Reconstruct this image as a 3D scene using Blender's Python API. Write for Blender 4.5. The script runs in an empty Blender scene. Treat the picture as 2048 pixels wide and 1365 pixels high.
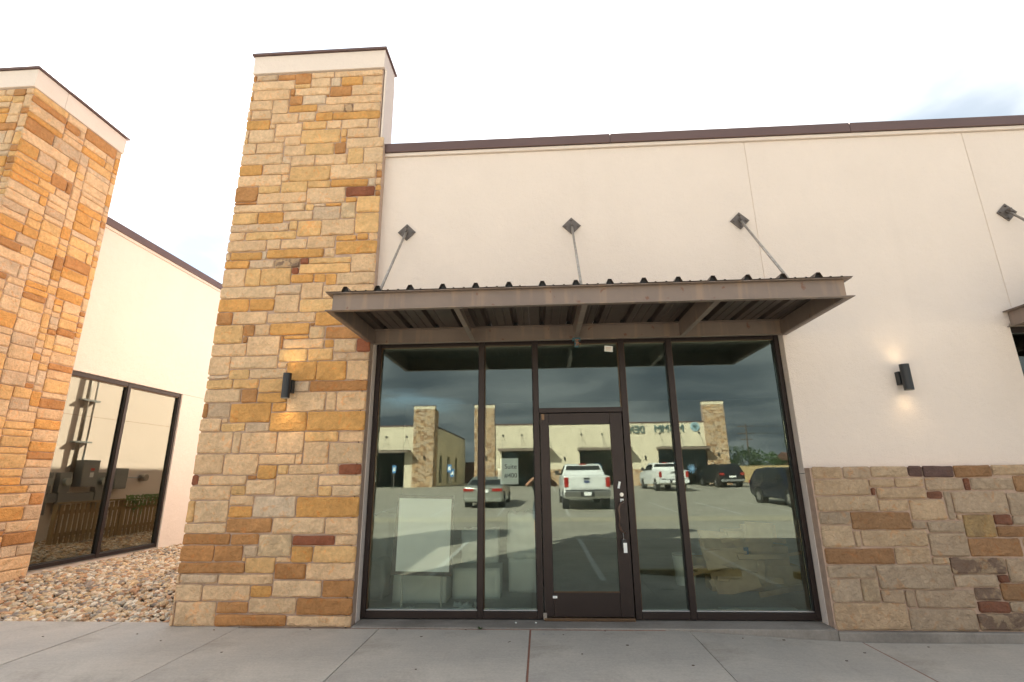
import bpy, bmesh, math, random
import numpy as np
from mathutils import Vector, Matrix
R = math.radians
S = bpy.context.scene
COL = S.collection
random.seed(11); rng = np.random.default_rng(5)

# ------------------------------------------------------------------ camera
cam_d = bpy.data.cameras.new('camera'); cam = bpy.data.objects.new('camera', cam_d); COL.objects.link(cam)
cam_d.sensor_width = 36; cam_d.lens = 988/2048*36; cam_d.clip_start = .003; cam_d.clip_end = 2000
_p, _y, _r = R(15.1), R(3.1), R(-.57)
fw = Vector((-math.sin(_y)*math.cos(_p), math.cos(_y)*math.cos(_p), math.sin(_p)))
rt = Vector((math.cos(_y), math.sin(_y), 0)); up = rt.cross(fw)
rt2 = math.cos(_r)*rt+math.sin(_r)*up; up2 = -math.sin(_r)*rt+math.cos(_r)*up
cam.matrix_world = Matrix(((rt2.x, up2.x, -fw.x, 0), (rt2.y, up2.y, -fw.y, -5.75), (rt2.z, up2.z, -fw.z, 1.52), (0, 0, 0, 1)))
S.camera = cam

# ------------------------------------------------------------------ light
SUN = Vector((-.70, 1, .822)).normalized()
sun_d = bpy.data.lights.new('sun', 'SUN'); sun_d.energy = 5.0; sun_d.angle = R(.6); sun_d.color = (1, .93, .82)
sun = bpy.data.objects.new('sun', sun_d); COL.objects.link(sun); sun.rotation_euler = SUN.to_track_quat('Z', 'Y').to_euler()
sun.location = (-20, 30, 25)
W = bpy.data.worlds.new('World'); S.world = W; W.use_nodes = True
nt = W.node_tree; nt.nodes.clear(); N = nt.nodes.new; L = nt.links.new
def math_n(t, op, a, b=None, clamp=False):
    n = t.nodes.new('ShaderNodeMath'); n.operation = op; n.use_clamp = clamp
    for i, v in enumerate((a, b)):
        if v is None: continue
        if isinstance(v, (int, float)): n.inputs[i].default_value = v
        else: t.links.new(v, n.inputs[i])
    return n.outputs[0]
def mixc(t, f, a, b, mode='MIX'):
    n = t.nodes.new('ShaderNodeMix'); n.data_type = 'RGBA'; n.blend_type = mode
    for i, v in ((0, f), (6, a), (7, b)):
        if isinstance(v, (int, float)): n.inputs[i].default_value = v
        elif isinstance(v, tuple): n.inputs[i].default_value = (*v[:3], 1)
        else: t.links.new(v, n.inputs[i])
    return n.outputs[2]
def maprange(t, v, a, b, c=0., d=1., smooth=True):
    n = t.nodes.new('ShaderNodeMapRange'); n.interpolation_type = 'SMOOTHSTEP' if smooth else 'LINEAR'
    t.links.new(v, n.inputs[0])
    for i, x in zip((1, 2, 3, 4), (a, b, c, d)): n.inputs[i].default_value = x
    return n.outputs[0]
sky = N('ShaderNodeTexSky'); sky.sky_type = 'NISHITA'; sky.sun_disc = False
sky.sun_elevation = math.asin(SUN.z); sky.sun_rotation = math.atan2(SUN.x, SUN.y); sky.dust_density = 2.0
bg1 = N('ShaderNodeBackground'); bg1.inputs[1].default_value = .11; L(sky.outputs[0], bg1.inputs[0])
geo = N('ShaderNodeTexCoord')
sep = N('ShaderNodeSeparateXYZ'); L(geo.outputs['Generated'], sep.inputs[0])
# cloud plane coordinates: direction divided by its height
zz = math_n(nt, 'MAXIMUM', math_n(nt, 'ADD', sep.outputs[2], .12), .03)
cx = math_n(nt, 'DIVIDE', sep.outputs[0], zz); cy = math_n(nt, 'DIVIDE', sep.outputs[1], zz)
comb = N('ShaderNodeCombineXYZ'); L(cx, comb.inputs[0]); L(cy, comb.inputs[1])
n1 = N('ShaderNodeTexNoise'); n1.inputs['Scale'].default_value = .55; n1.inputs['Detail'].default_value = 7; n1.inputs['Roughness'].default_value = .52
n1.inputs['Distortion'].default_value = .3
L(comb.outputs[0], n1.inputs['Vector'])
n2 = N('ShaderNodeTexNoise'); n2.inputs['Scale'].default_value = .95; n2.inputs['Detail'].default_value = 6; n2.inputs['Distortion'].default_value = .4
L(comb.outputs[0], n2.inputs['Vector'])
cover = maprange(nt, n1.outputs[0], .24, .38)
dotn = N('ShaderNodeVectorMath'); dotn.operation = 'DOT_PRODUCT'; L(geo.outputs['Generated'], dotn.inputs[0]); dotn.inputs[1].default_value = tuple(SUN)
toward = maprange(nt, dotn.outputs['Value'], -.80, 1.0, smooth=False)            # clouds facing away from the sun are grey, near it they glow
cdark = mixc(nt, maprange(nt, n2.outputs[0], .34, .66), (.095, .115, .135), (.25, .265, .275))
cbright = mixc(nt, maprange(nt, n2.outputs[0], .34, .70), (.21, .26, .33), (1.15, 1.08, .99))
ccol = mixc(nt, math_n(nt, 'POWER', toward, 4.0), cdark, cbright)
bg2 = N('ShaderNodeBackground'); bg2.inputs[1].default_value = 1.0; L(ccol, bg2.inputs[0])
mx = N('ShaderNodeMixShader'); L(cover, mx.inputs[0]); L(bg1.outputs[0], mx.inputs[1]); L(bg2.outputs[0], mx.inputs[2])
wo = N('ShaderNodeOutputWorld'); L(mx.outputs[0], wo.inputs[0])
S.view_settings.view_transform = 'Standard'; S.view_settings.look = 'None'; S.view_settings.gamma = 1
S.view_settings.exposure = 2.22
S.render.engine = 'CYCLES'; S.cycles.max_bounces = 8; S.cycles.transparent_max_bounces = 16; S.cycles.diffuse_bounces = 4; S.cycles.glossy_bounces = 4
S.cycles.sample_clamp_indirect = 6; S.cycles.caustics_reflective = False; S.cycles.caustics_refractive = False

# ------------------------------------------------------------------ materials
MATS = {}
def mat(name, col, rough=.7, metal=0., var=.08, vscale=6., bump=0., bscale=60., col2=None, spec=.5, coords='Object', rand=0., stretch=None, emit=None, objcol=False, detail=6):
    m = bpy.data.materials.new(name); m.use_nodes = True; t = m.node_tree; b = t.nodes['Principled BSDF']
    MATS[name] = m
    tc = t.nodes.new('ShaderNodeTexCoord'); src = tc.outputs[coords]
    oi = t.nodes.new('ShaderNodeObjectInfo')
    ofs = t.nodes.new('ShaderNodeVectorMath'); ofs.operation = 'ADD'; t.links.new(src, ofs.inputs[0])
    sc = t.nodes.new('ShaderNodeVectorMath'); sc.operation = 'SCALE'; sc.inputs[0].default_value = (31, 17, 23); t.links.new(oi.outputs['Random'], sc.inputs['Scale'])
    t.links.new(sc.outputs[0], ofs.inputs[1]); vec = ofs.outputs[0]
    if stretch:
        mp = t.nodes.new('ShaderNodeMapping'); mp.inputs['Scale'].default_value = stretch; t.links.new(vec, mp.inputs[0]); vecs = mp.outputs[0]
    else: vecs = vec
    base = oi.outputs['Color'] if objcol else tuple(col)
    if var or col2:
        nn = t.nodes.new('ShaderNodeTexNoise'); nn.inputs['Scale'].default_value = vscale; nn.inputs['Detail'].default_value = detail; nn.inputs['Roughness'].default_value = .6
        t.links.new(vecs, nn.inputs['Vector'])
        f = maprange(t, nn.outputs[0], .32, .68)
        if col2: c = mixc(t, f, base, tuple(col2))
        else:
            k = maprange(t, nn.outputs[0], .25, .75, 1-var, 1+var, False)
            vm = t.nodes.new('ShaderNodeVectorMath'); vm.operation = 'SCALE'
            if objcol: t.links.new(base, vm.inputs[0])
            else: vm.inputs[0].default_value = base
            t.links.new(k, vm.inputs['Scale']); c = vm.outputs[0]
        t.links.new(c, b.inputs['Base Color'])
    elif objcol: t.links.new(base, b.inputs['Base Color'])
    else: b.inputs['Base Color'].default_value = (*col, 1)
    b.inputs['Roughness'].default_value = rough; b.inputs['Metallic'].default_value = metal
    b.inputs['Specular IOR Level'].default_value = spec
    if bump:
        bn = t.nodes.new('ShaderNodeTexNoise'); bn.inputs['Scale'].default_value = bscale; bn.inputs['Detail'].default_value = 5; t.links.new(vec, bn.inputs['Vector'])
        bb = t.nodes.new('ShaderNodeBump'); bb.inputs['Strength'].default_value = 1; bb.inputs['Distance'].default_value = bump
        t.links.new(bn.outputs[0], bb.inputs['Height']); t.links.new(bb.outputs[0], b.inputs['Normal'])
    if emit:
        b.inputs['Emission Color'].default_value = (*emit[:3], 1); b.inputs['Emission Strength'].default_value = emit[3]
    return m

def stone_mat(name, attr):
    m = bpy.data.materials.new(name); m.use_nodes = True; t = m.node_tree; b = t.nodes['Principled BSDF']; MATS[name] = m
    tc = t.nodes.new('ShaderNodeTexCoord')
    if attr:
        at = t.nodes.new('ShaderNodeAttribute'); at.attribute_name = 'Col'; col = at.outputs['Color']; alpha = 0.; vec = tc.outputs['Object']
    else:
        oi = t.nodes.new('ShaderNodeObjectInfo'); col = oi.outputs['Color']; alpha = oi.outputs['Alpha']
        sc = t.nodes.new('ShaderNodeVectorMath'); sc.operation = 'SCALE'; sc.inputs[0].default_value = (31, 17, 23); t.links.new(oi.outputs['Random'], sc.inputs['Scale'])
        ad = t.nodes.new('ShaderNodeVectorMath'); ad.operation = 'ADD'; t.links.new(tc.outputs['Object'], ad.inputs[0]); t.links.new(sc.outputs[0], ad.inputs[1]); vec = ad.outputs[0]
    def noise(s, d=6, r=.6, dist=0):
        n = t.nodes.new('ShaderNodeTexNoise'); n.inputs['Scale'].default_value = s; n.inputs['Detail'].default_value = d; n.inputs['Roughness'].default_value = r; n.inputs['Distortion'].default_value = dist
        t.links.new(vec, n.inputs['Vector']); return n.outputs[0]
    a = noise(5, 5, .6, .8); bno = noise(28, 6, .65); cno = noise(9, 4, .5, 1.5)
    k = maprange(t, a, .3, .7, .86, 1.13, False); vm = t.nodes.new('ShaderNodeVectorMath'); vm.operation = 'SCALE'; t.links.new(col, vm.inputs[0]); t.links.new(k, vm.inputs['Scale'])
    k2 = maprange(t, bno, .28, .72, .84, 1.14, False); vm2 = t.nodes.new('ShaderNodeVectorMath'); vm2.operation = 'SCALE'; t.links.new(vm.outputs[0], vm2.inputs[0]); t.links.new(k2, vm2.inputs['Scale'])
    # iron veins: warmer, redder streaks
    vein = maprange(t, cno, .56, .70)
    warm = mixc(t, 1., vm2.outputs[0], (1.12, .82, .58), 'MULTIPLY')
    c = mixc(t, math_n(t, 'MULTIPLY', vein, .55), vm2.outputs[0], warm)
    # dark stain on the few stones that carry one (alpha of the object colour below 1)
    if not attr:
        st = math_n(t, 'SUBTRACT', 1., alpha); d = noise(7, 5, .6, .5)
        stf = math_n(t, 'MULTIPLY', maprange(t, d, .46, .56), st)
        c = mixc(t, stf, c, (.15, .095, .075))
    # pale lime smear of mortar near some places
    pale = maprange(t, noise(16, 6, .7, .6), .64, .74)
    c = mixc(t, math_n(t, 'MULTIPLY', pale, .35), c, (.62, .50, .37))
    t.links.new(c, b.inputs['Base Color']); b.inputs['Roughness'].default_value = .88; b.inputs['Specular IOR Level'].default_value = .25
    h = math_n(t, 'ADD', math_n(t, 'MULTIPLY', noise(13, 8, .66, 1.2), 1.0), math_n(t, 'MULTIPLY', noise(48, 6, .65, .5), .45))
    bb = t.nodes.new('ShaderNodeBump'); bb.inputs['Distance'].default_value = .030; bb.inputs['Strength'].default_value = 1
    t.links.new(h, bb.inputs['Height']); t.links.new(bb.outputs[0], b.inputs['Normal'])
    return m
stone_mat('stone', False); stone_mat('stone_joined', True)

def glass_mat(name, tint, refl, base=.13, wavy=True):
    m = bpy.data.materials.new(name); m.use_nodes = True; t = m.node_tree; t.nodes.clear(); MATS[name] = m
    tr = t.nodes.new('ShaderNodeBsdfTransparent'); tr.inputs[0].default_value = (*tint, 1)
    gl = t.nodes.new('ShaderNodeBsdfGlossy'); gl.inputs[0].default_value = (*refl, 1); gl.inputs['Roughness'].default_value = 0
    fr = t.nodes.new('ShaderNodeFresnel'); fr.inputs[0].default_value = 1.5
    f = math_n(t, 'ADD', fr.outputs[0], base-.04, True)
    if wavy:
        tc = t.nodes.new('ShaderNodeTexCoord'); nn = t.nodes.new('ShaderNodeTexNoise'); nn.inputs['Scale'].default_value = 1.3; nn.inputs['Detail'].default_value = 1
        t.links.new(tc.outputs['Object'], nn.inputs['Vector'])
        bb = t.nodes.new('ShaderNodeBump'); bb.inputs['Distance'].default_value = .0005; t.links.new(nn.outputs[0], bb.inputs['Height'])
        t.links.new(bb.outputs[0], gl.inputs['Normal'])
    mx = t.nodes.new('ShaderNodeMixShader'); t.links.new(f, mx.inputs[0]); t.links.new(tr.outputs[0], mx.inputs[1]); t.links.new(gl.outputs[0], mx.inputs[2])
    o = t.nodes.new('ShaderNodeOutputMaterial'); t.links.new(mx.outputs[0], o.inputs[0])
    return m
glass_mat('shop_glass', (.95, .995, .965), (.88, .97, .89), .080)
glass_mat('side_glass', (.66, .76, .66), (.97, .96, .80), .24)
glass_mat('far_glass', (.3, .4, .38), (.8, .95, .9), .08, False)

def stucco_mat(name, c):
    m = mat(name, c, .92, var=.03, vscale=1.2, spec=.2)
    t = m.node_tree; b = t.nodes['Principled BSDF']; tc = t.nodes.new('ShaderNodeTexCoord')
    def noise(s, d): 
        n = t.nodes.new('ShaderNodeTexNoise'); n.inputs['Scale'].default_value = s; n.inputs['Detail'].default_value = d; n.inputs['Roughness'].default_value = .6
        t.links.new(tc.outputs['Object'], n.inputs['Vector']); return n.outputs[0]
    h = math_n(t, 'ADD', noise(120, 3), math_n(t, 'MULTIPLY', noise(9, 5), 1.6))
    bb = t.nodes.new('ShaderNodeBump'); bb.inputs['Distance'].default_value = .006; bb.inputs['Strength'].default_value = 1
    t.links.new(h, bb.inputs['Height']); t.links.new(bb.outputs[0], b.inputs['Normal'])
    # faint rain streaks and grime
    mp = t.nodes.new('ShaderNodeMapping'); mp.inputs['Scale'].default_value = (3.2, 3.2, .22); t.links.new(tc.outputs['Object'], mp.inputs[0])
    sn = t.nodes.new('ShaderNodeTexNoise'); sn.inputs['Scale'].default_value = 1.6; sn.inputs['Detail'].default_value = 7; t.links.new(mp.outputs[0], sn.inputs['Vector'])
    f = math_n(t, 'MULTIPLY', maprange(t, sn.outputs[0], .5, .8), .05)
    src = b.inputs['Base Color'].links[0].from_socket
    c2 = mixc(t, f, src, (c[0]*.72, c[1]*.68, c[2]*.6)); t.links.new(c2, b.inputs['Base Color'])
    return m
stucco_mat('stucco', (.80, .698, .624))
stucco_mat('far_stucco', (.74, .66, .50))
mat('mortar', (.50, .36, .28), .95, var=.16, vscale=14, bump=.004, bscale=90, spec=.2)

def concrete_mat(name, ca, cb, stain, joint=None):
    m = bpy.data.materials.new(name); m.use_nodes = True; t = m.node_tree; b = t.nodes['Principled BSDF']; MATS[name] = m
    tc = t.nodes.new('ShaderNodeTexCoord'); vec = tc.outputs['Object']
    def noise(s, d=6, r=.6, sc=None, dist=0):
        v = vec
        if sc: mp = t.nodes.new('ShaderNodeMapping'); mp.inputs['Scale'].default_value = sc; t.links.new(vec, mp.inputs[0]); v = mp.outputs[0]
        n = t.nodes.new('ShaderNodeTexNoise'); n.inputs['Scale'].default_value = s; n.inputs['Detail'].default_value = d; n.inputs['Roughness'].default_value = r; n.inputs['Distortion'].default_value = dist
        t.links.new(v, n.inputs['Vector']); return n.outputs[0]
    c = mixc(t, maprange(t, noise(.9, 6, .62), .36, .64), ca, cb)
    c = mixc(t, math_n(t, 'MULTIPLY', maprange(t, noise(.55, 9, .70, dist=.6), .46, .66), .5), c, stain)
    k = maprange(t, noise(45, 5, .7), .3, .7, .88, 1.1, False); vm = t.nodes.new('ShaderNodeVectorMath'); vm.operation = 'SCALE'; t.links.new(c, vm.inputs[0]); t.links.new(k, vm.inputs['Scale']); c = vm.outputs[0]
    k = maprange(t, noise(4, 5, .6, (1, 14, 1)), .3, .7, .95, 1.05, False); vm = t.nodes.new('ShaderNodeVectorMath'); vm.operation = 'SCALE'; t.links.new(c, vm.inputs[0]); t.links.new(k, vm.inputs['Scale']); c = vm.outputs[0]
    sp = maprange(t, noise(130, 2, .5), .70, .76); c = mixc(t, math_n(t, 'MULTIPLY', sp, .5), c, (.16, .13, .11))
    if joint:
        # sawn joints of the lot: a square grid of thin dark lines
        sx = t.nodes.new('ShaderNodeSeparateXYZ'); t.links.new(vec, sx.inputs[0])
        for ax, step, off in ((0, joint, 1.4), (1, joint, 3.55)):
            f = math_n(t, 'FRACT', math_n(t, 'DIVIDE', math_n(t, 'ADD', sx.outputs[ax], 300*step+off), step))
            ln = math_n(t, 'LESS_THAN', f, .022/step)
            c = mixc(t, math_n(t, 'MULTIPLY', ln, .6), c, (.16, .12, .10))
    t.links.new(c, b.inputs['Base Color']); b.inputs['Roughness'].default_value = .82; b.inputs['Specular IOR Level'].default_value = .35
    h = math_n(t, 'ADD', noise(90, 4), math_n(t, 'MULTIPLY', noise(14, 4, .6, (1.5, 26, 1)), .7))
    bb = t.nodes.new('ShaderNodeBump'); bb.inputs['Distance'].default_value = .003; bb.inputs['Strength'].default_value = .7; t.links.new(h, bb.inputs['Height']); t.links.new(bb.outputs[0], b.inputs['Normal'])
    return m
concrete_mat('sidewalk_concrete', (.40, .37, .335), (.47, .43, .38), (.20, .17, .145))
concrete_mat('foundation_concrete', (.21, .19, .17), (.31, .28, .25), (.12, .10, .085))
concrete_mat('lot_concrete', (.34, .32, .265), (.40, .375, .315), (.27, .25, .21), 4.6)
concrete_mat('floor_concrete', (.40, .41, .39), (.48, .49, .46), (.28, .28, .26))
mat('red_filler', (.24, .11, .075), .9, var=.25, vscale=30, bump=.002)
mat('dark_filler', (.05, .045, .04), .9, var=.2)
mat('bronze', (.030, .020, .0185), .42, .35, var=.12, vscale=5, spec=.5)
mat('bronze_edge', (.16, .10, .06), .35, .6, var=.1)
mat('handle_bronze', (.11, .07, .055), .35, .5, var=.1)
mat('gasket', (.012, .012, .013), .6, var=.1)
mat('coping', (.135, .082, .075), .38, .2, var=.06, vscale=2)
m = mat('awning_paint', (.25, .19, .155), .45, .1, col2=(.215, .165, .14), vscale=3)
t = m.node_tree; b = t.nodes['Principled BSDF']; tc = t.nodes.new('ShaderNodeTexCoord')
mp = t.nodes.new('ShaderNodeMapping'); mp.inputs['Scale'].default_value = (5.5, 5.5, .5); t.links.new(tc.outputs['Object'], mp.inputs[0])
sn = t.nodes.new('ShaderNodeTexNoise'); sn.inputs['Scale'].default_value = 1.4; sn.inputs['Detail'].default_value = 3; t.links.new(mp.outputs[0], sn.inputs['Vector'])
src = b.inputs['Base Color'].links[0].from_socket
c = mixc(t, math_n(t, 'MULTIPLY', maprange(t, sn.outputs[0], .52, .66), .42), src, (.40, .27, .18))
rn = t.nodes.new('ShaderNodeTexNoise'); rn.inputs['Scale'].default_value = 9; rn.inputs['Detail'].default_value = 9; t.links.new(tc.outputs['Object'], rn.inputs['Vector'])
c = mixc(t, math_n(t, 'MULTIPLY', maprange(t, rn.outputs[0], .66, .72), .7), c, (.19, .07, .035)); t.links.new(c, b.inputs['Base Color'])
mat('deck_paint_shaded', (.085, .062, .052), .45, .2, var=.18, vscale=7)  # shade of the underside worked into the colour, darker than the beams
mat('plate_metal', (.16, .135, .12), .5, .5, var=.12, vscale=18, bump=.001)
mat('galvanised', (.42, .38, .34), .45, .6, col2=(.30, .27, .24), vscale=20)
mat('black_paint', (.022, .024, .027), .38, .1, var=.08)
mat('lamp_lens', (.9, .8, .6), .4, var=0, emit=(1, .78, .48, 5))
mat('white_paper', (.86, .88, .86), .8, var=.03)
mat('white_foam', (.68, .72, .67), .85, var=.06, vscale=3, bump=.002, bscale=20)
mat('grey_plastic', (.42, .44, .40), .6, var=.1)
mat('print_black', (.03, .03, .03), .8, var=0)
mat('carpet_edge', (.075, .06, .055), .95, var=.5, vscale=60, bump=.006, bscale=60)
mat('cardboard', (.55, .40, .24), .9, col2=(.44, .31, .19), vscale=4)
mat('interior_wall', (.26, .27, .25), .9, var=.05)
mat('interior_dark', (.10, .10, .10), .9, var=.1)
mat('blue_item', (.03, .10, .22), .6, var=.1)
mat('teal_box', (.06, .14, .17), .5, var=.1)
mat('copper_wire', (.55, .25, .14), .4, .6, var=.1)
mat('steel', (.55, .55, .55), .3, .9, var=.05)
mat('keybox', (.05, .05, .055), .4, .4, var=.1)
mat('pebble_shared', (.5, .4, .3), .8)
m = bpy.data.materials.new('pebble'); m.use_nodes = True; MATS['pebble'] = m; t = m.node_tree; b = t.nodes['Principled BSDF']
at = t.nodes.new('ShaderNodeAttribute'); at.attribute_name = 'Col'; tc = t.nodes.new('ShaderNodeTexCoord'); nn = t.nodes.new('ShaderNodeTexNoise'); nn.inputs['Scale'].default_value = 40; nn.inputs['Detail'].default_value = 4
t.links.new(tc.outputs['Object'], nn.inputs['Vector']); k = maprange(t, nn.outputs[0], .3, .7, .8, 1.2, False); vm = t.nodes.new('ShaderNodeVectorMath'); vm.operation = 'SCALE'; t.links.new(at.outputs['Color'], vm.inputs[0]); t.links.new(k, vm.inputs['Scale'])
t.links.new(vm.outputs[0], b.inputs['Base Color']); b.inputs['Roughness'].default_value = .7
mat('gravel_bed', (.18, .14, .11), .95, var=.3, vscale=30)
mat('grey_metal', (.26, .27, .27), .45, .3, var=.08)
mat('red_tag', (.6, .06, .04), .6, var=0)
mat('wood', (.36, .27, .15), .85, col2=(.28, .20, .11), vscale=5, stretch=(6, 6, .6), bump=.002, bscale=40)
mat('leaf', (.055, .10, .035), .6, var=.4, vscale=8, spec=.3)
mat('leaf_dark', (.030, .060, .020), .65, var=.5, vscale=1.5, spec=.25)
mat('ivy_leaf', (.16, .26, .10), .55, var=.3)
mat('bark', (.10, .07, .05), .9, var=.3)
mat('stripe_paint', (.56, .56, .52), .7, var=.12, vscale=25)
mat('yellow_paint', (.26, .19, .06), .7, var=.25, vscale=9)
mat('tan_concrete', (.42, .38, .28), .85, var=.06)
mat('car_white', (.72, .74, .73), .25, var=.02)
mat('car_black', (.012, .013, .017), .2, var=.02)
mat('car_navy', (.010, .016, .035), .2, .3, var=.02)
mat('car_silver', (.42, .43, .39), .25, .6, var=.02)
mat('car_glass', (.015, .017, .018), .08, var=0)
mat('tyre', (.018, .018, .018), .8, var=.1)
mat('chrome', (.62, .62, .60), .2, .9, var=.03)
mat('tail_red', (.35, .02, .015), .25, var=.05)
mat('logo_blue', (.015, .04, .16), .35, var=0)
mat('sign_blue', (.05, .22, .50), .5, var=.05)
mat('sign_teal', (.10, .17, .17), .5, var=.05)
mat('medallion', (.42, .58, .64), .5, col2=(.28, .46, .55), vscale=9)
mat('snow_decal', (.20, .38, .60), .6, var=.05)
mat('tan_metal', (.50, .38, .20), .6, .1, var=.06)
mat('brown_metal', (.16, .08, .06), .6, .1, var=.06)
mat('skin', (.48, .26, .17), .55, var=.05)
mat('shirt_black', (.02, .022, .024), .9, var=.1)
mat('shorts_grey', (.14, .17, .20), .9, var=.1)
mat('hair', (.03, .02, .015), .8, var=.2)
mat('shoe', (.3, .3, .3), .7)

# ------------------------------------------------------------------ helpers
class MB:
    def __init__(s): s.v = []; s.f = []; s.c = []
    def add(s, vs, fs):
        o = len(s.v); s.v += [tuple(v) for v in vs]; s.f += [tuple(i+o for i in f) for f in fs]; return s
    def box(s, x0, x1, y0, y1, z0, z1):
        x0, x1 = sorted((x0, x1)); y0, y1 = sorted((y0, y1)); z0, z1 = sorted((z0, z1))
        return s.add([(x0, y0, z0), (x1, y0, z0), (x1, y1, z0), (x0, y1, z0), (x0, y0, z1), (x1, y0, z1), (x1, y1, z1), (x0, y1, z1)],
                     [(0, 3, 2, 1), (4, 5, 6, 7), (0, 1, 5, 4), (1, 2, 6, 5), (2, 3, 7, 6), (3, 0, 4, 7)])
    def prism(s, poly, axis, a, b):
        # poly: list of 2D points; axis: extrusion axis; other two axes in order
        def P(p, t):
            if axis == 'y': return (p[0], t, p[1])
            if axis == 'x': return (t, p[0], p[1])
            return (p[0], p[1], t)
        n = len(poly); vs = [P(p, a) for p in poly]+[P(p, b) for p in poly]
        fs = [tuple(range(n)), tuple(range(2*n-1, n-1, -1))]+[(i, i+n, (i+1) % n+n, (i+1) % n) for i in range(n)]
        return s.add(vs, fs)
    def tube(s, a, b, r, n=10, r2=None, caps=True):
        a = Vector(a); b = Vector(b); d = (b-a).normalized(); q = d.to_track_quat('Z', 'Y'); r2 = r if r2 is None else r2
        vs = []
        for P, rr in ((a, r), (b, r2)):
            for i in range(n):
                t = 2*math.pi*i/n; vs.append(P+q @ Vector((math.cos(t)*rr, math.sin(t)*rr, 0)))
        fs = [(i, (i+1) % n, (i+1) % n+n, i+n) for i in range(n)]
        if caps: fs += [tuple(range(n-1, -1, -1)), tuple(range(n, 2*n))]
        return s.add(vs, fs)
    def path(s, pts, r, n=8):
        pts = [Vector(p) for p in pts]
        rings = []
        for i, P in enumerate(pts):
            d = (pts[min(i+1, len(pts)-1)]-pts[max(i-1, 0)]).normalized(); q = d.to_track_quat('Z', 'Y'); rr = r[i] if isinstance(r, (list, tuple)) else r
            rings.append([P+q @ Vector((math.cos(2*math.pi*k/n)*rr, math.sin(2*math.pi*k/n)*rr, 0)) for k in range(n)])
        vs = [v for g in rings for v in g]; fs = []
        for i in range(len(pts)-1):
            for k in range(n): fs.append((i*n+k, i*n+(k+1) % n, (i+1)*n+(k+1) % n, (i+1)*n+k))
        fs += [tuple(range(n-1, -1, -1)), tuple(range((len(pts)-1)*n, len(pts)*n))]
        return s.add(vs, fs)
    def quad(s, a, b, c, d): return s.add([a, b, c, d], [(0, 1, 2, 3)])
    def build(s, name, m, parent=None, loc=None, smooth=False, bevel=0, kind=None):
        me = bpy.data.meshes.new(name)
        vs = s.v
        if loc is None and len(vs):
            a = np.array(vs); lo, hi = a.min(0), a.max(0); loc = ((lo[0]+hi[0])/2, (lo[1]+hi[1])/2, lo[2] if parent is None else (lo[2]+hi[2])/2)
        l = loc or (0, 0, 0)
        me.from_pydata([(v[0]-l[0], v[1]-l[1], v[2]-l[2]) for v in vs], [], s.f)
        bm = bmesh.new(); bm.from_mesh(me); bmesh.ops.recalc_face_normals(bm, faces=bm.faces)
        bm.to_mesh(me); bm.free()
        me.materials.append(MATS[m] if isinstance(m, str) else m)
        if smooth: me.polygons.foreach_set('use_smooth', [True]*len(me.polygons))
        o = bpy.data.objects.new(name, me); COL.objects.link(o)
        if parent is not None:
            o.parent = parent
            pw = WLOC.get(parent.name, Vector((0, 0, 0))); o.location = Vector(l)-pw
        else: o.location = l
        WLOC[o.name] = Vector(l)
        if bevel:
            mod = o.modifiers.new('bevel', 'BEVEL'); mod.width = bevel; mod.segments = 2; mod.limit_method = 'ANGLE'; mod.angle_limit = R(40)
        if kind: o['kind'] = kind
        return o
WLOC = {}
def tag(o, label, cat, group=None, kind=None):
    if label: o['label'] = label
    if cat: o['category'] = cat
    if group: o['group'] = group
    if kind: o['kind'] = kind
    return o
def thing(name, loc, label=None, cat=None, group=None, kind=None):
    o = bpy.data.objects.new(name, None); COL.objects.link(o); o.location = loc; o.empty_display_size = .2
    WLOC[o.name] = Vector(loc); return tag(o, label, cat, group, kind)
def Bx(x0, x1, y0, y1, z0, z1, name, m, parent=None, **k): return MB().box(x0, x1, y0, y1, z0, z1).build(name, m, parent, **k)
def copy_tree(o, parent=None):
    c = o.copy(); COL.objects.link(c); c.parent = parent; WLOC[c.name] = WLOC.get(o.name, Vector()).copy()
    for ch in list(o.children): copy_tree(ch, c)
    return c
def text_mb(s, size, depth, align='CENTER'):
    cu = bpy.data.curves.new('txt', 'FONT'); cu.body = s; cu.size = size; cu.extrude = depth; cu.align_x = align; cu.align_y = 'CENTER'; cu.resolution_u = 3
    o = bpy.data.objects.new('txt', cu); me = bpy.data.meshes.new_from_object(o)
    mb = MB(); mb.add([tuple(v.co) for v in me.vertices], [tuple(p.vertices) for p in me.polygons])
    bpy.data.objects.remove(o); bpy.data.curves.remove(cu); bpy.data.meshes.remove(me)
    return mb
def xf(mb, fn): mb.v = [tuple(fn(Vector(v))) for v in mb.v]; return mb

def sstep(a, b, x):
    t = min(1, max(0, (x-a)/(b-a))); return t*t*(3-2*t)
def walk_z(x): return -.090*sstep(1.1, 3.3, x)
def lot_z(x, y):
    base = -.035+walk_z(x)*(1-sstep(3, 9, -y))
    if y < -14: base += min(.52, (-14-y)*.02)
    return base

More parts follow.
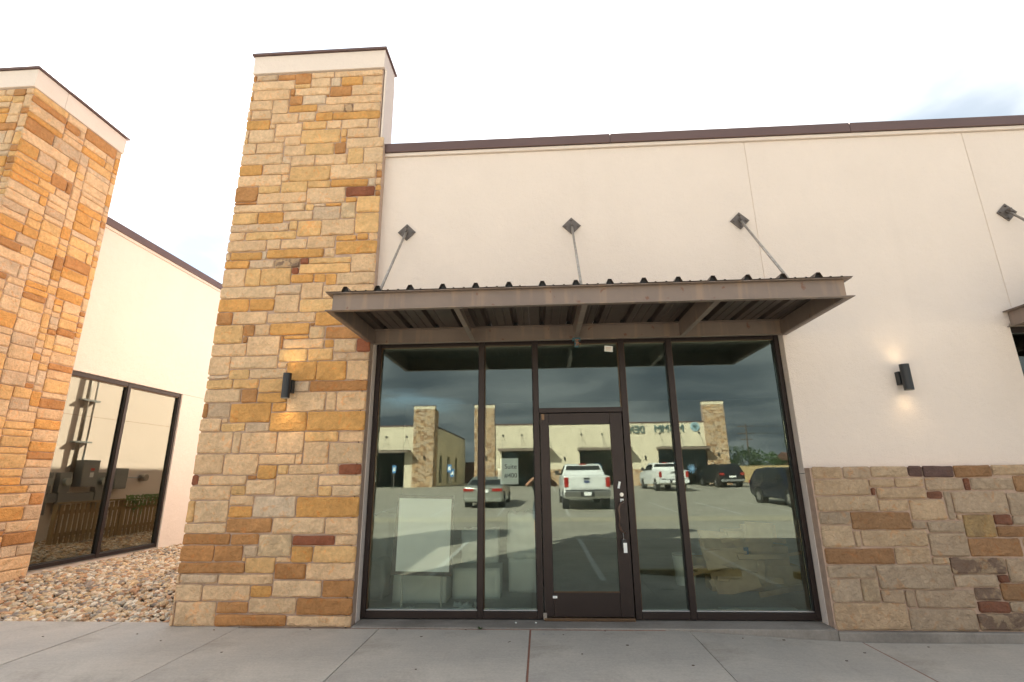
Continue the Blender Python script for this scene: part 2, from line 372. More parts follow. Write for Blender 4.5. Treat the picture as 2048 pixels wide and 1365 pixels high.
# ------------------------------------------------------------------ stone packing
STONE = dict(c=((.75, .515, .31), .06), t=((.74, .465, .215), .07), o=((.68, .365, .125), .08), b=((.50, .25, .10), .10), r=((.30, .11, .06), .12),
             w=((.70, .53, .37), .04), g=((.63, .455, .305), .07), p=((.70, .50, .30), .04), d=((.52, .36, .22), .06), v=((.22, .12, .11), .15), y=((.55, .36, .14), .05))
def stone_colour(k, grey=0., rnd=random):
    (r, g, b), v = STONE[k]; a = 1+rnd.uniform(-v, v); h = rnd.uniform(-.03, .03)
    r, g, b = r*a*(1+h), g*a, b*a*(1-h)
    l = .3*r+.5*g+.2*b
    r, g, b = [c*(1-grey)+l*grey*w for c, w in zip((r, g, b), (1.17, .99, .79))]
    al = {'d': .25, 'v': .7, 'p': .75, 'y': .7}.get(k, 1.0)
    return (r, g, b, al)
def pack(Wc, Hc, seeds, rnd, mix, widths=(15, 20, 25, 30, 36, 42, 50, 60)):
    """cells of 1 cm; seeds keep their place, the rest is filled with random ashlar"""
    occ = np.zeros((Hc, Wc), bool); out = []
    for (x0, z0, x1, z1, k) in seeds:
        x0, x1 = max(0, x0-1), min(Wc, x1+1); z0, z1 = max(0, z0-1), min(Hc, z1+1)
        for _ in range(12):
            if x1-x0 < 4 or z1-z0 < 4: break
            sub = occ[z0:z1, x0:x1]
            if not sub.any(): break
            e = [sub[:, 0].mean(), sub[:, -1].mean(), sub[0].mean(), sub[-1].mean()]; i = int(np.argmax(e))
            if e[i] == 0: x1 = x0; break
            if i == 0: x0 += 1
            elif i == 1: x1 -= 1
            elif i == 2: z0 += 1
            else: z1 -= 1
        if x1-x0 >= 5 and z1-z0 >= 5 and not occ[z0:z1, x0:x1].any():
            occ[z0:z1, x0:x1] = True; out.append([x0, z0, x1, z1, k])
    for q in out:
        for _ in range(6):
            x0, z0, x1, z1, k = q
            if x0 > 0 and not occ[z0:z1, x0-1].any(): q[0] -= 1; occ[z0:z1, x0-1] = True
            if x1 < Wc and not occ[z0:z1, x1].any(): q[2] += 1; occ[z0:z1, x1] = True
            x0, z0, x1, z1, k = q
            if z0 > 0 and not occ[z0-1, x0:x1].any(): q[1] -= 1; occ[z0-1, x0:x1] = True
            if z1 < Hc and not occ[z1, x0:x1].any(): q[3] += 1; occ[z1, x0:x1] = True
    prev = None
    for z in range(Hc):
        x = 0
        while x < Wc:
            if occ[z, x]: x += 1; continue
            run = 1
            while x+run < Wc and not occ[z, x+run]: run += 1
            w = min(run, int(rnd.choice(widths)*rnd.uniform(.9, 1.1)))
            if run-w < 9: w = run if run < 62 else run//2
            h = int(rnd.choice([9, 11, 13, 15, 17, 20])) if w > 14 else int(rnd.choice([8, 11]))
            if w < 30 and rnd.random() < .2: h = 22
            if prev and prev[0] == x and prev[1] == z and rnd.random() < .55: h = prev[2]
            cl = 0
            while z+cl < Hc and cl < 34 and not occ[z+cl, x:x+w].any(): cl += 1
            h = min(h, cl)
            if cl-h < 7: h = cl if cl < 24 else cl//2
            occ[z:z+h, x:x+w] = True
            if w >= 4 and h >= 4: out.append([x, z, x+w, z+h, rnd.choice(mix)])
            prev = (x+w, z, h); x += w
    return out
def stone_geo(w, h, rnd, rough=.006, dep=.019, fine=True):
    """one stone in local coordinates: s across, z up, n out; face roughly split, edges uneven"""
    e = min(.016, w*.2, h*.2)
    def cuts(L, st):
        n = max(1, int(round((L-2*e)/st))); return [0, e]+[e+(L-2*e)*i/n for i in range(1, n)]+[L-e, L]
    U = cuts(w, .10 if fine else 9); V = cuts(h, .08 if fine else 9)
    ox = [rnd.uniform(-.0035, .0035) for _ in U]; ph = rnd.uniform(0, 6); tl = rnd.uniform(-.006, .006); tz = rnd.uniform(-.006, .006); b = rnd.uniform(0, .008)
    vs = []; nu, nv = len(U), len(V)
    for j, v in enumerate(V):
        for i, u in enumerate(U):
            edge = i in (0, nu-1) or j in (0, nv-1)
            n = dep-(.009 if edge else 0)+b+(tl*(u/w-.5)+tz*(v/h-.5))
            if not edge: n += rnd.uniform(-rough, rough)*1.2
            du = rnd.uniform(-.004, .004) if edge else rnd.uniform(-.006, .006); dv = rnd.uniform(-.004, .004)
            if (i in (0, nu-1)) and (j in (0, nv-1)):            # knocked-off corners
                du += (.005 if i == 0 else -.005); dv += (.005 if j == 0 else -.005)
            vs.append((u+du-w/2, n, v+dv-h/2))
    fs = [(j*nu+i, j*nu+i+1, (j+1)*nu+i+1, (j+1)*nu+i) for j in range(nv-1) for i in range(nu-1)]
    ring = [i for i in range(nu)]+[j*nu+nu-1 for j in range(1, nv)]+[(nv-1)*nu+i for i in range(nu-2, -1, -1)]+[j*nu for j in range(nv-2, 0, -1)]
    o = len(vs); vs += [(vs[r][0], -.004, vs[r][2]) for r in ring]
    m = len(ring); fs += [(ring[k], o+k, o+(k+1) % m, ring[(k+1) % m]) for k in range(m)]
    return vs, fs
def lay_stones(parent, rects, org, sdir, ndir, base_n, seed, limit=300, rank=None, grey=0., zoff=0., dark=1.):
    """rects in cm on a face: origin org, across sdir, outwards ndir. Largest showing become parts, the rest one joined part"""
    rnd = random.Random(seed); S_ = Vector(sdir); N_ = Vector(ndir); Z_ = Vector((0, 0, 1)); O = Vector(org)
    items = sorted(rects, key=(rank or (lambda q: -(q[2]-q[0])*(q[3]-q[1]))))
    pw = WLOC[parent.name]; sv = []; sf = []; sc = []
    for idx, (x0, z0, x1, z1, k) in enumerate(items):
        g = .008; w = (x1-x0)/100-2*g*rnd.uniform(.7, 1.15); h = (z1-z0)/100-2*g*rnd.uniform(.6, 1.05)
        if w < .02 or h < .02: continue
        c = O+S_*((x0+x1)/200)+Z_*((z0+z1)/200+zoff)+N_*base_n
        vs, fs = stone_geo(w, h, rnd); colr = stone_colour(k, grey, rnd); colr = (colr[0]*dark, colr[1]*dark, colr[2]*dark, colr[3])
        vs = [S_*v[0]+N_*v[1]+Z_*v[2] for v in vs]
        if idx < limit:
            me = bpy.data.meshes.new('stone'); me.from_pydata([tuple(v) for v in vs], [], fs)
            bm = bmesh.new(); bm.from_mesh(me); bmesh.ops.recalc_face_normals(bm, faces=bm.faces); bm.to_mesh(me); bm.free()
            me.materials.append(MATS['stone']); o = bpy.data.objects.new('stone', me); COL.objects.link(o); o.parent = parent; o.location = c-pw; o.color = colr
        else:
            b = len(sv); sv += [tuple(v+c) for v in vs]; sf += [tuple(i+b for i in f) for f in fs]; sc += [colr]*len(vs)
    if sv:
        mb = MB(); mb.add(sv, sf); o = mb.build('stone_facing', 'stone_joined', parent, kind='stuff')
        at = o.data.color_attributes.new('Col', 'FLOAT_COLOR', 'POINT'); at.data.foreach_set('color', np.array(sc, dtype=np.float32).ravel())
def parse(s): return [[int(a) if i < 4 else a for i, a in enumerate(q.split(','))] for q in s.split()]
MIX = list('cccccccccttttttooooobbbggww'); MIX2 = list('ccccgggggcccbbtrp')

TOWER_STONES = """13,698,36,712,g 38,697,62,712,b 64,695,85,710,b 84,699,118,711,c 119,697,186,710,c 84,682,108,695,c 137,682,160,696,o 162,682,187,697,c 7,681,65,696,c 121,666,144,678,b 147,665,188,680,c 12,664,57,679,c 72,669,108,679,c 58,654,75,667,b 78,655,109,666,w 110,652,189,666,c 4,648,29,663,c 36,643,57,655,c 57,642,98,652,o 99,639,134,652,c 139,638,149,652,d 150,639,188,654,c 99,627,122,637,o 123,626,187,638,o 13,632,35,647,c 36,630,73,639,c 74,627,99,641,c 3,616,28,630,o 82,612,114,624,t 115,612,135,625,c 136,611,166,626,c 44,603,81,618,c 82,590,133,611,t 152,596,189,610,c 14,594,42,614,c 152,580,190,594,c 59,589,82,605,c 27,578,59,592,c 91,572,127,588,t 130,572,144,586,b 60,572,88,586,c 149,556,169,577,t 170,555,199,579,c 4,560,59,575,c 72,555,103,570,c 104,557,147,572,c 4,550,27,559,o 34,544,72,561,c 73,532,126,555,t 127,533,182,553,c 10,527,59,542,c 62,517,97,531,t 99,522,128,532,t 130,521,172,534,o 2,510,30,524,b 32,516,60,525,t 34,500,97,516,c 99,498,149,519,c 149,507,182,520,r 167,483,198,504,t 147,481,166,497,p 10,488,67,499,c 68,488,96,498,c 3,472,35,487,t 35,471,69,487,o 70,475,108,488,c 109,474,147,485,g 171,459,197,480,t 92,451,121,473,t 122,451,162,475,c 7,460,72,469,g 29,448,89,459,t 144,424,196,441,o 143,442,163,449,o 106,434,142,449,c 72,435,104,450,c 53,434,71,448,c 1,432,51,446,c 13,420,41,431,o 61,421,128,432,o 130,423,142,434,c 10,409,32,418,o 32,409,64,419,g 67,408,98,419,d 101,412,109,420,r 108,412,164,422,t 165,399,197,422,c 99,399,162,410,t 90,399,98,406,r -1,385,28,407,c 31,387,49,406,t 50,386,89,406,t 89,387,118,398,o 117,387,133,397,o 135,384,147,397,o 148,383,198,398,c 9,368,71,382,c 71,373,104,383,g 105,365,131,386,c 133,365,198,382,c -2,351,39,365,o 40,351,71,366,o 73,348,103,370,c 105,348,146,364,t 7,334,20,349,b 20,334,64,349,c 64,335,125,346,c 126,331,160,345,o 162,329,199,344,c -2,310,36,332,t 37,319,50,333,b 51,319,69,334,c 71,319,119,334,o 121,315,139,328,p 141,314,186,328,b 10,294,43,309,c 44,295,84,317,c 96,302,139,312,c 153,297,179,311,c 180,296,196,310,r 86,286,120,301,t 122,286,151,301,t 153,286,196,296,g -3,277,25,292,c 27,278,85,293,c 98,263,133,284,o 135,262,169,284,o 170,262,196,285,c 26,266,51,276,t 53,266,95,276,c 10,254,32,264,t 34,254,64,264,t 66,249,97,264,t 128,249,197,260,b 110,251,126,260,g -2,238,44,253,c 46,237,64,252,b 64,238,95,247,o 107,226,147,248,c 149,226,160,248,c 161,226,197,248,c -3,221,6,235,b 8,220,33,236,g 34,214,83,235,o 85,204,127,224,o 129,203,196,224,o -2,204,24,218,c 27,204,54,213,t 54,203,84,213,g 8,179,41,202,c 41,180,51,201,c 53,179,94,201,c 96,178,125,201,c 128,191,166,201,t 167,190,196,200,c 128,166,156,189,c 158,166,197,188,c -2,156,28,178,c 36,155,75,177,c 75,168,112,177,c 75,150,98,164,o 119,155,169,164,c 171,155,198,164,r -2,144,7,154,r 8,144,64,154,c 66,133,96,148,c 99,132,147,153,c 149,143,185,152,c -2,128,44,142,c 149,134,163,141,t 165,131,197,142,c 49,122,73,132,c 77,110,123,131,w 126,109,197,130,o 50,109,74,120,o 10,105,48,126,c -2,104,8,126,t 51,93,99,108,b 100,93,159,107,c 161,92,198,107,c -1,93,44,103,c 10,82,49,91,b 56,82,85,91,b 88,69,124,90,p 126,80,171,89,r 173,80,196,89,c 125,64,147,77,o 150,63,198,78,t -1,64,36,79,b 39,64,68,79,b 72,69,87,79,g 10,52,68,62,b 79,53,107,68,t 108,46,142,61,b 144,46,199,61,c 11,42,46,50,g 48,42,107,50,c 108,29,161,44,c 163,30,200,44,b -1,25,30,40,c 32,25,83,39,c 85,30,105,38,o 87,13,134,27,c 137,12,198,27,b 51,14,83,22,b 11,2,48,23,c 50,1,126,12,b 128,0,198,11,c"""
WALL_STONES = """0,145,31,155,c 34,146,61,155,g 63,146,99,156,c 100,146,110,156,v 116,146,143,156,v 147,147,183,157,b 185,148,216,157,c -1,128,57,144,c 59,136,82,143,c 85,136,112,144,c 70,124,113,135,c 115,133,150,143,g 154,132,159,142,r 160,132,201,143,g 204,132,213,145,b 1,112,61,127,c 66,112,93,123,c 95,103,128,123,c 117,125,127,130,r 131,109,137,130,g 138,109,191,131,g 193,113,208,128,g -1,99,32,110,g 34,94,92,110,b -1,77,34,98,c 35,77,39,92,c 41,78,105,93,c 94,95,107,101,g 107,91,142,102,g 145,86,173,107,y 175,98,190,109,r 176,86,200,96,b 107,68,144,90,g 146,69,188,84,b -2,62,69,75,b 71,62,104,76,c 106,61,121,67,c 122,52,174,66,d 1,48,48,58,g 50,38,122,59,g 123,40,163,50,g 166,44,190,59,g 0,26,30,47,g 32,27,47,47,p 50,26,71,36,g 72,21,81,36,g 82,22,138,37,g 141,28,163,38,d 139,17,162,27,r 165,28,185,44,b -2,3,72,24,c 73,5,129,20,g 138,4,179,16,d"""

SEEDS = parse(TOWER_STONES)

def make_tower(label, x_in, x_out, seeds, seed, side):
    """L-shaped stone tower: broad front 1.9 m, a leg going back along the side wall. side=+1: leg on the +x side"""
    t = thing('stone_tower', ((x_in+x_out)/2, 0, 0), label, 'stone tower')
    xa, xb = min(x_in, x_out), max(x_in, x_out); zt = 7.07
    Bx(xa+.012, xb-.012, -.112, .30, -.25, zt, 'core', 'mortar', t)
    lx0, lx1 = (xb-.42, xb-.012) if side > 0 else (xa+.012, xa+.42)
    Bx(lx0, lx1, .302, 1.44, -.25, zt-.002, 'side_core', 'mortar', t)
    # plaster band and metal cap
    Bx(xa-.005, xb+.005, -.150, .33, zt+.004, zt+.30, 'plaster_band', 'stucco', t, bevel=.006)
    Bx(xa-.03, xb+.03, -.178, .36, zt+.304, zt+.335, 'metal_cap', 'coping', t)
    Bx((lx0 if side > 0 else lx0-.02), (lx1+.02 if side > 0 else lx1), .332, 1.46, zt+.004, zt+.298, 'side_band', 'stucco', t, bevel=.006)
    Bx((lx0-.02 if side > 0 else lx0-.05), (lx1+.05 if side > 0 else lx1+.02), .362, 1.49, zt+.3035, zt+.334, 'side_cap', 'coping', t)
    return t, xa, xb, zt
# our own tower, left of the shop front
tw, xa, xb, zt = make_tower('tall stone tower directly left of the shop front, carrying a lit black wall lamp', -2.07, -3.97, SEEDS, 3, -1)
Bx(-2.068, -2.012, -.110, -.0015, -.05, 5.86, 'corner_return', 'mortar', tw)
rn = random.Random(4)
rects = pack(196, 706, SEEDS, rn, MIX)
rects = [q for q in rects if not (q[1] > 588 and q[0] > 188)]
for q in rects:
    if q[1] > 588: q[2] = min(q[2], 189)
    if q[2] > 190 and q[1] < 588: q[2] = 197
    if q[0] < 4: q[0] = 0
lay_stones(tw, rects, (-3.975, 0, 0), (1, 0, 0), (0, -1, 0), .112, 21, limit=296)
lay_stones(tw, pack(152, 706, [], random.Random(8), MIX), (-3.958, 1.42, 0), (0, -1, 0), (-1, 0, 0), 0, 22, limit=0)
Bx(-2.069, -2.045, -.1, .28, 5.9, 7.072, 'plaster_cheek', 'stucco', tw)
# the tower of the building to the left: front face and long side face both seen
tl, xa, xb, zt = make_tower('stone tower at the left edge, corner of the neighbouring building beyond the gravel', -9.17, -7.27, [], 5, 1)
rn = random.Random(77)
side = pack(156, 706, [], rn, MIX, (26, 34, 42, 50, 58, 68, 78))
frontr = pack(190, 706, [], random.Random(14), MIX)
allr = [(q, 's') for q in side]+[(q, 'f') for q in frontr if q[0] > 60 and q[1] > 250]
allr.sort(key=lambda e: -((e[0][2]-e[0][0])*(e[0][3]-e[0][1]))*(1 if e[1] == 's' else .5))
ks = [e[0] for e in allr[:298] if e[1] == 's']; kf = [e[0] for e in allr[:298] if e[1] == 'f']
lay_stones(tl, ks, (-7.282, -.13, 0), (0, 1, 0), (1, 0, 0), 0, 31, limit=299)
lay_stones(tl, kf, (-9.17, 0, 0), (1, 0, 0), (0, -1, 0), .112, 32, limit=299)
lay_stones(tl, [q for q in side if q not in ks]+[], (-7.282, -.13, 0), (0, 1, 0), (1, 0, 0), 0, 33, limit=0)
lay_stones(tl, [q for q in frontr if q not in kf], (-9.17, 0, 0), (1, 0, 0), (0, -1, 0), .112, 34, limit=0)

# ------------------------------------------------------------------ our building
bd = thing('shop_building', (3.5, 8, 0), 'cream plaster shop building whose front wall fills the middle and right', 'building')
def panel(poly, y0=0., y1=.12, nm='wall_panel', m='stucco', par=bd): return MB().prism(poly, 'y', y0, y1).build(nm, m, par, bevel=.004)
panel([(-2.066, 3.135), (2.754, 3.135), (2.754, 5.70), (-2.066, 5.70)])
panel([(-2.066, -.03), (-2.004, -.03), (-2.004, 3.131), (-2.066, 3.131)], nm='jamb_strip')
panel([(2.764, 3.135), (2.868, 3.135), (2.868, 1.50), (5.416, 1.50), (5.416, 3.135), (5.485, 3.135), (5.485, 5.70), (2.764, 5.70)])
panel([(2.868, -.2), (5.416, -.2), (5.416, 1.496), (2.868, 1.496)], nm='wall_base')
for a in (2.759, 5.49): Bx(a-.02, a+.02, .0085, .124, 3.14, 5.69, 'joint_backing', 'stucco', bd)
panel([(5.495, 3.135), (13, 3.135), (13, 5.70), (5.495, 5.70)])
Bx(-3.9, -2.0, .125, .25, 3.0, 5.70, 'wall_backing', 'interior_wall', bd)
Bx(-1.998, 13, .125, .25, 3.131, 5.70, 'wall_backing', 'interior_wall', bd)
Bx(2.87, 5.414, .125, .25, -.2, 3.13, 'wall_backing', 'interior_wall', bd)
Bx(-3.84, -3.62, 1.445, 19, -.2, 5.70, 'side_wall', 'stucco', bd)
Bx(-3.6, -2.1, .305, .45, -.2, 2.998, 'wall_backing', 'interior_wall', bd)
Bx(-3.55, -3.50, .46, 19, -.2, 3.3, 'inner_wall', 'interior_wall', bd)
Bx(7.0, 7.1, .26, 10, -.1, 3.3, 'partition', 'interior_wall', bd)
Bx(-3.49, 6.99, 7.0, 7.1, -.1, 3.3, 'partition', 'interior_wall', bd)
Bx(-3.6, 13, .26, 19, 3.305, 3.40, 'ceiling', 'interior_wall', bd)
Bx(-3.6, 13, .26, 19, 5.50, 5.60, 'roof', 'coping', bd)
Bx(-3.84, 13, 19.002, 19.2, -.2, 5.7, 'rear_wall', 'stucco', bd)
Bx(13.002, 13.2, 0, 19.2, -.2, 5.7, 'end_wall', 'stucco', bd)
# cornice and coping
Bx(-2.065, 13.2, -.030, .25, 5.704, 5.750, 'cornice', 'stucco', bd, bevel=.004)
for a, b in ((-2.063, 1.02), (1.024, 4.10), (4.104, 7.18), (7.184, 10.3), (10.304, 13.2)):
    Bx(a, b, -.055, .27, 5.754, 5.885, 'coping_length', 'coping', bd, bevel=.004)
Bx(-3.9, -3.6, 1.5, 19, 5.704, 5.88, 'side_coping', 'coping', bd)
MB().prism([(-.085, 5.90), (-.04, 5.905), (-.03, 5.98), (-.07, 5.955)], 'x', -2.11, -2.075).build('flashing_end', 'coping', bd)
Bx(-3.842, -3.838, 3, 12, 2.995, 3.005, 'wall_joint', 'mortar', bd)
# wainscot right of the shop front
ws = thing('stone_wainscot', (4.2, -.06, 0), 'low band of grey tan stones along the foot of the wall right of the windows', 'stone wall')
Bx(2.872, 5.414, -.112, -.002, -.03, 1.555, 'core', 'mortar', ws)
rects = pack(254, 157, parse(WALL_STONES), random.Random(6), MIX2)
rects = [[max(q[0], 1), q[1]-0, q[2], q[3], q[4]] for q in rects]
lay_stones(ws, rects, (2.872, 0, 0), (1, 0, 0), (0, -1, 0), .112, 41, limit=300, grey=.26, dark=.72)  # dark puts lens vignetting into the stone colour; the grey is their own

# ------------------------------------------------------------------ shop front
def shopfront(x0, label, mir=False, door=True, parent_kind=None):
    t = thing('shopfront_window', (x0+2.43, .15, 0), label, 'shop window')
    F = lambda a, b, z0, z1, nm='mullion', y0=.10, y1=.20, m='bronze': Bx(x0+2.0+a, x0+2.0+b, y0, y1, z0, z1, nm, m, t, bevel=.003)
    B, T = .03, 3.125
    F(-1.998, -1.945, B, T, 'frame_post'); F(2.812, 2.864, B, T, 'frame_post')
    for a, b in ((-.722, -.657), (-.072, -.006), (.966, 1.032), (1.535, 1.600)): F(a, b, B, T)
    spans = [(-1.943, -.724), (-.655, -.074), (1.034, 1.533), (1.602, 2.810)]
    for a, b in spans:
        F(a, b, B, B+.068, 'bottom_rail', .102, .198); F(a, b, B+.070, B+.082, 'glazing_bead', .118, .19, 'steel')
        F(a, b, T-.070, T, 'top_rail', .102, .198); F(a, b, T-.080, T-.072, 'glazing_bead', .118, .19, 'bronze_edge')
        F(a, a+.008, B+.084, T-.082, 'glazing_bead', .12, .19, 'bronze_edge'); F(b-.008, b, B+.084, T-.082, 'glazing_bead', .12, .19, 'gasket')
        F(a+.009, b-.009, B+.084, T-.082, 'pane', .150, .157, 'shop_glass').modifiers.clear()
    F(-.004, .964, 2.215, 2.272, 'header'); F(-.004, .964, T-.070, T, 'top_rail', .102, .198)
    F(-.004, .964, T-.080, T-.072, 'glazing_bead', .118, .19, 'bronze_edge')
    F(.956, .964, 2.276, T-.082, 'glazing_bead', .12, .19, 'bronze_edge')
    F(-.004, .955, 2.276, T-.082, 'pane', .150, .157, 'shop_glass').modifiers.clear()
    # door leaf
    D = Bx(x0+2.0+.004, x0+2.0+.105, .088, .132, .055, 2.205, 'door', 'bronze', t, bevel=.003)
    X = x0+2.0
    d = lambda a, b, y0, y1, z0, z1, nm, m='bronze', bv=.003: Bx(X+a, X+b, y0, y1, z0, z1, nm, m, D, bevel=bv)
    d(.812, .952, .088, .132, .055, 2.205, 'stile'); d(.107, .810, .089, .131, 2.075, 2.205, 'rail'); d(.107, .810, .089, .131, .055, .288, 'rail')
    d(.107, .810, .095, .126, .290, .298, 'bead', 'bronze_edge', 0); d(.107, .810, .112, .118, .300, 2.073, 'pane', 'shop_glass', 0)
    hb = MB().path([(X+.905, .09, 1.215), (X+.895, .045, 1.215), (X+.865, .026, 1.195), (X+.845, .022, 1.15), (X+.842, .022, 1.05), (X+.842, .022, .98), (X+.85, .024, .93), (X+.872, .03, .90), (X+.895, .05, .892), (X+.905, .09, .892)], .0125, 10)
    hb.build('pull_handle', 'handle_bronze', D, smooth=True)
    MB().tube((X+.893, .070, 1.29), (X+.893, .088, 1.29), .021, 16).build('lock_cylinder', 'steel', D, smooth=False)
    d(.02, .055, .078, .087, 2.13, 2.20, 'pivot_hinge', 'bronze_edge', .002)
    b2 = Bx(X-.0, X+.955, .06, .21, .018, .048, 'threshold', 'bronze_edge', t, bevel=.004)
    return t
sf = shopfront(-2.0, 'bronze framed shop front of tall glass panes with a glass door, middle of the photo')
Bx(-.012, .028, .068, .095, .03, .095, 'pivot_cover', 'galvanised', sf, bevel=.003)
sf2 = thing('shopfront_window', (7, .15, 0), 'dark framed shop window cut off by the right edge of the photo', 'shop window')
Bx(5.422, 5.477, .10, .20, .03, 3.125, 'frame_post', 'bronze', sf2)
for a in (6.70, 7.35, 8.39, 8.96): Bx(a, a+.065, .10, .20, .03, 3.125, 'mullion', 'bronze', sf2)
for a, b in ((5.479, 6.698), (6.767, 7.348), (7.417, 8.388), (8.457, 8.958), (9.027, 13)):
    Bx(a, b, .102, .198, .03, .10, 'bottom_rail', 'bronze', sf2); Bx(a, b, .102, .198, 3.055, 3.125, 'top_rail', 'bronze', sf2); Bx(a, b, .15, .157, .102, 3.053, 'pane', 'shop_glass', sf2)

# ------------------------------------------------------------------ awning
def awning(x0, x1, label, rafters, rods, zb=3.065, group=None):
    t = thing('metal_awning', ((x0+x1)/2, -.65, zb), label, 'awning'); YF = -1.28; H = .185
    def chan(name, mbf): return mbf.build(name, 'awning_paint', t)
    chan('front_beam', MB().box(x0, x1, YF, YF+.008, zb+.0085, zb+H-.0085).prism([(x0-.05, YF-.045), (x1+.05, YF-.045), (x1, YF+.01), (x0, YF+.01)], 'z', zb, zb+.008).prism([(x0-.05, YF-.045), (x1+.05, YF-.045), (x1, YF+.01), (x0, YF+.01)], 'z', zb+H-.008, zb+H))
    for xs, s in ((x0, -1), (x1, 1)):
        a = xs; b = xs-s*.008
        chan('side_beam', MB().box(a, b, YF+.009, -.003, zb+.0085, zb+H-.0085).prism([(xs, YF+.012), (xs+s*.05, YF-.043), (xs+s*.05, -.003), (xs, -.003)], 'z', zb+.0002, zb+.0078).prism([(xs, YF+.012), (xs+s*.05, YF-.043), (xs+s*.05, -.003), (xs, -.003)], 'z', zb+H-.0078, zb+H-.0002))
    chan('wall_beam', MB().box(x0+.009, x1-.009, -.012, -.003, zb+.0085, zb+H-.0085).box(x0+.009, x1-.009, -.055, -.003, zb+.0002, zb+.008).box(x0+.009, x1-.009, -.055, -.003, zb+H-.008, zb+H-.0002))
    for x in rafters:
        MB().box(x-.003, x+.003, YF+.010, -.056, zb+.007, zb+H-.01).box(x-.003, x+.05, YF+.010, -.057, zb+.0003, zb+.0066).box(x-.003, x+.05, YF+.010, -.057, zb+H-.0095, zb+H-.003).build('rafter', 'awning_paint', t)
    # corrugated deck in separate sheets
    zt = zb+H+.002; n = int(round((x1-x0)/.3107)); st = (x1-x0+.12)/15.6
    rib = []; k = 0; xs = x0-.055
    xr = x0+.14
    def prof(a, b, first):
        P = [(a, zt)]; x = xr+st*math.ceil((a-xr-.04)/st)
        while x < b-.01:
            P += [(x-.038, zt), (x-.016, zt+.047), (x+.016, zt+.047), (x+.038, zt)]
            for q in (.105, .205):
                if x+q+.02 < b: P += [(x+q-.012, zt), (x+q-.006, zt+.007), (x+q+.006, zt+.007), (x+q+.012, zt)]
            x += st
        P.append((b, zt)); return P
    edges = [x0-.055]; e = xr-.15
    while e+3*st < x1-.2: e += 3*st; edges.append(e)
    edges.append(x1+.055)
    for i in range(len(edges)-1):
        P = prof(edges[i]+.0004, edges[i+1]-.0004, i == 0)
        P = [p for j, p in enumerate(P) if j == 0 or p[0] > P[j-1][0]+1e-5]
        yf = YF-.06+random.uniform(-.006, .006)
        vs = [(p[0], yf, p[1]) for p in P]+[(p[0], -.004, p[1]) for p in P]+[(p[0], yf, p[1]+.002) for p in P]+[(p[0], -.004, p[1]+.002) for p in P]; m = len(P)
        fs = []
        for j in range(m-1): fs += [(j, j+1, m+j+1, m+j), (2*m+j, 2*m+j+1, 3*m+j+1, 3*m+j), (j, j+1, 2*m+j+1, 2*m+j), (m+j, m+j+1, 3*m+j+1, 3*m+j)]
        MB().add(vs, fs).build('deck_sheet', 'deck_paint_shaded', t)
    x = xr
    while x < x1:
        for yy in (YF-.03, -.03): MB().prism([(x-.034, zt-.001), (x-.015, zt+.044), (x+.015, zt+.044), (x+.034, zt-.001)], 'y', yy, yy+.02).build('rib_closure', 'gasket', t)
        x += st
    for (x, z) in rods:
        q = .118
        p = MB().prism([(x-q, z), (x, z-q), (x+q, z), (x, z+q)], 'y', -.016, -.002).build('wall_plate', 'plate_metal', t, bevel=.002)
        for dx, dz in ((0, 1), (0, -1), (1, 0), (-1, 0)):
            c = (x+dx*.078, -.018, z+dz*.078); MB().tube(c, (c[0], -.030, c[2]), .0125, 6).build('bolt', 'plate_metal', p)
        MB().tube((x, -.02, z+.012), (x, -1.02, 3.262 if zb < 3.2 else zb+.2), .0145, 10).build('hanger_rod', 'galvanised', t, smooth=True)
        MB().box(x-.012, x+.012, -.075, -.017, z-.02, z+.03).build('clevis', 'plate_metal', t, bevel=.003)
    return t
aw = awning(-2.0, 2.86, 'brown steel awning with ribbed metal deck over the glass door', (-.80, .43, 1.67), ((-1.665, 4.565), (.465, 4.572), (2.563, 4.56)))
aw2 = awning(5.43, 10.28, 'second brown awning, only its corner in view at the right edge', (6.6, 7.85, 9.1), ((5.745, 4.545), (7.88, 4.55)), zb=3.095)

# ------------------------------------------------------------------ wall lamps
def lamp(x, ywall, z, label, e=1.):
    t = thing('wall_lamp', (x, ywall, z), label, 'wall lamp', 'up and down wall lamps beside the shop front')
    Bx(x-.045, x+.045, ywall-.065, ywall-.001, z-.075, z+.075, 'bracket', 'black_paint', t, bevel=.004)
    y = ywall-.112; n = 28; vs = []; fs = []
    for zz, r in ((z-.145, .047), (z-.145, .042), (z-.12, .040), (z+.12, .040), (z+.145, .042), (z+.145, .047)):
        vs += [(x+math.cos(2*math.pi*i/n)*r, y+math.sin(2*math.pi*i/n)*r, zz) for i in range(n)]
    for k in range(6):
        for i in range(n): fs.append((k*n+i, k*n+(i+1) % n, ((k+1) % 6)*n+(i+1) % n, ((k+1) % 6)*n+i))
    cyl = MB().add(vs, fs).build('cylinder_shade', 'black_paint', t, smooth=True)
    mod = cyl.modifiers.new('e', 'EDGE_SPLIT')
    for s in (-1, 1):
        MB().tube((x, y, z+s*.118), (x, y, z+s*.120), .039, 20).build('lens', 'lamp_lens', t)
        ld = bpy.data.lights.new('lamp_light', 'SPOT'); ld.energy = .55*e; ld.color = (1, .68, .32); ld.spot_size = R(95); ld.spot_blend = .6; ld.shadow_soft_size = .03
        lo = bpy.data.objects.new('lamp_light', ld); COL.objects.link(lo); lo.parent = t; lo.location = (0, y-ywall, s*.125)
        lo.rotation_euler = (0, 0, 0) if s < 0 else (math.pi, 0, 0)
    return t
lamp(-2.915, -.145, 2.535, 'black cylinder wall lamp shining on the orange stones of the tower', 2.2)
lamp(4.075, -.001, 2.52, 'black cylinder wall lamp on the plain cream wall at the right', .6)

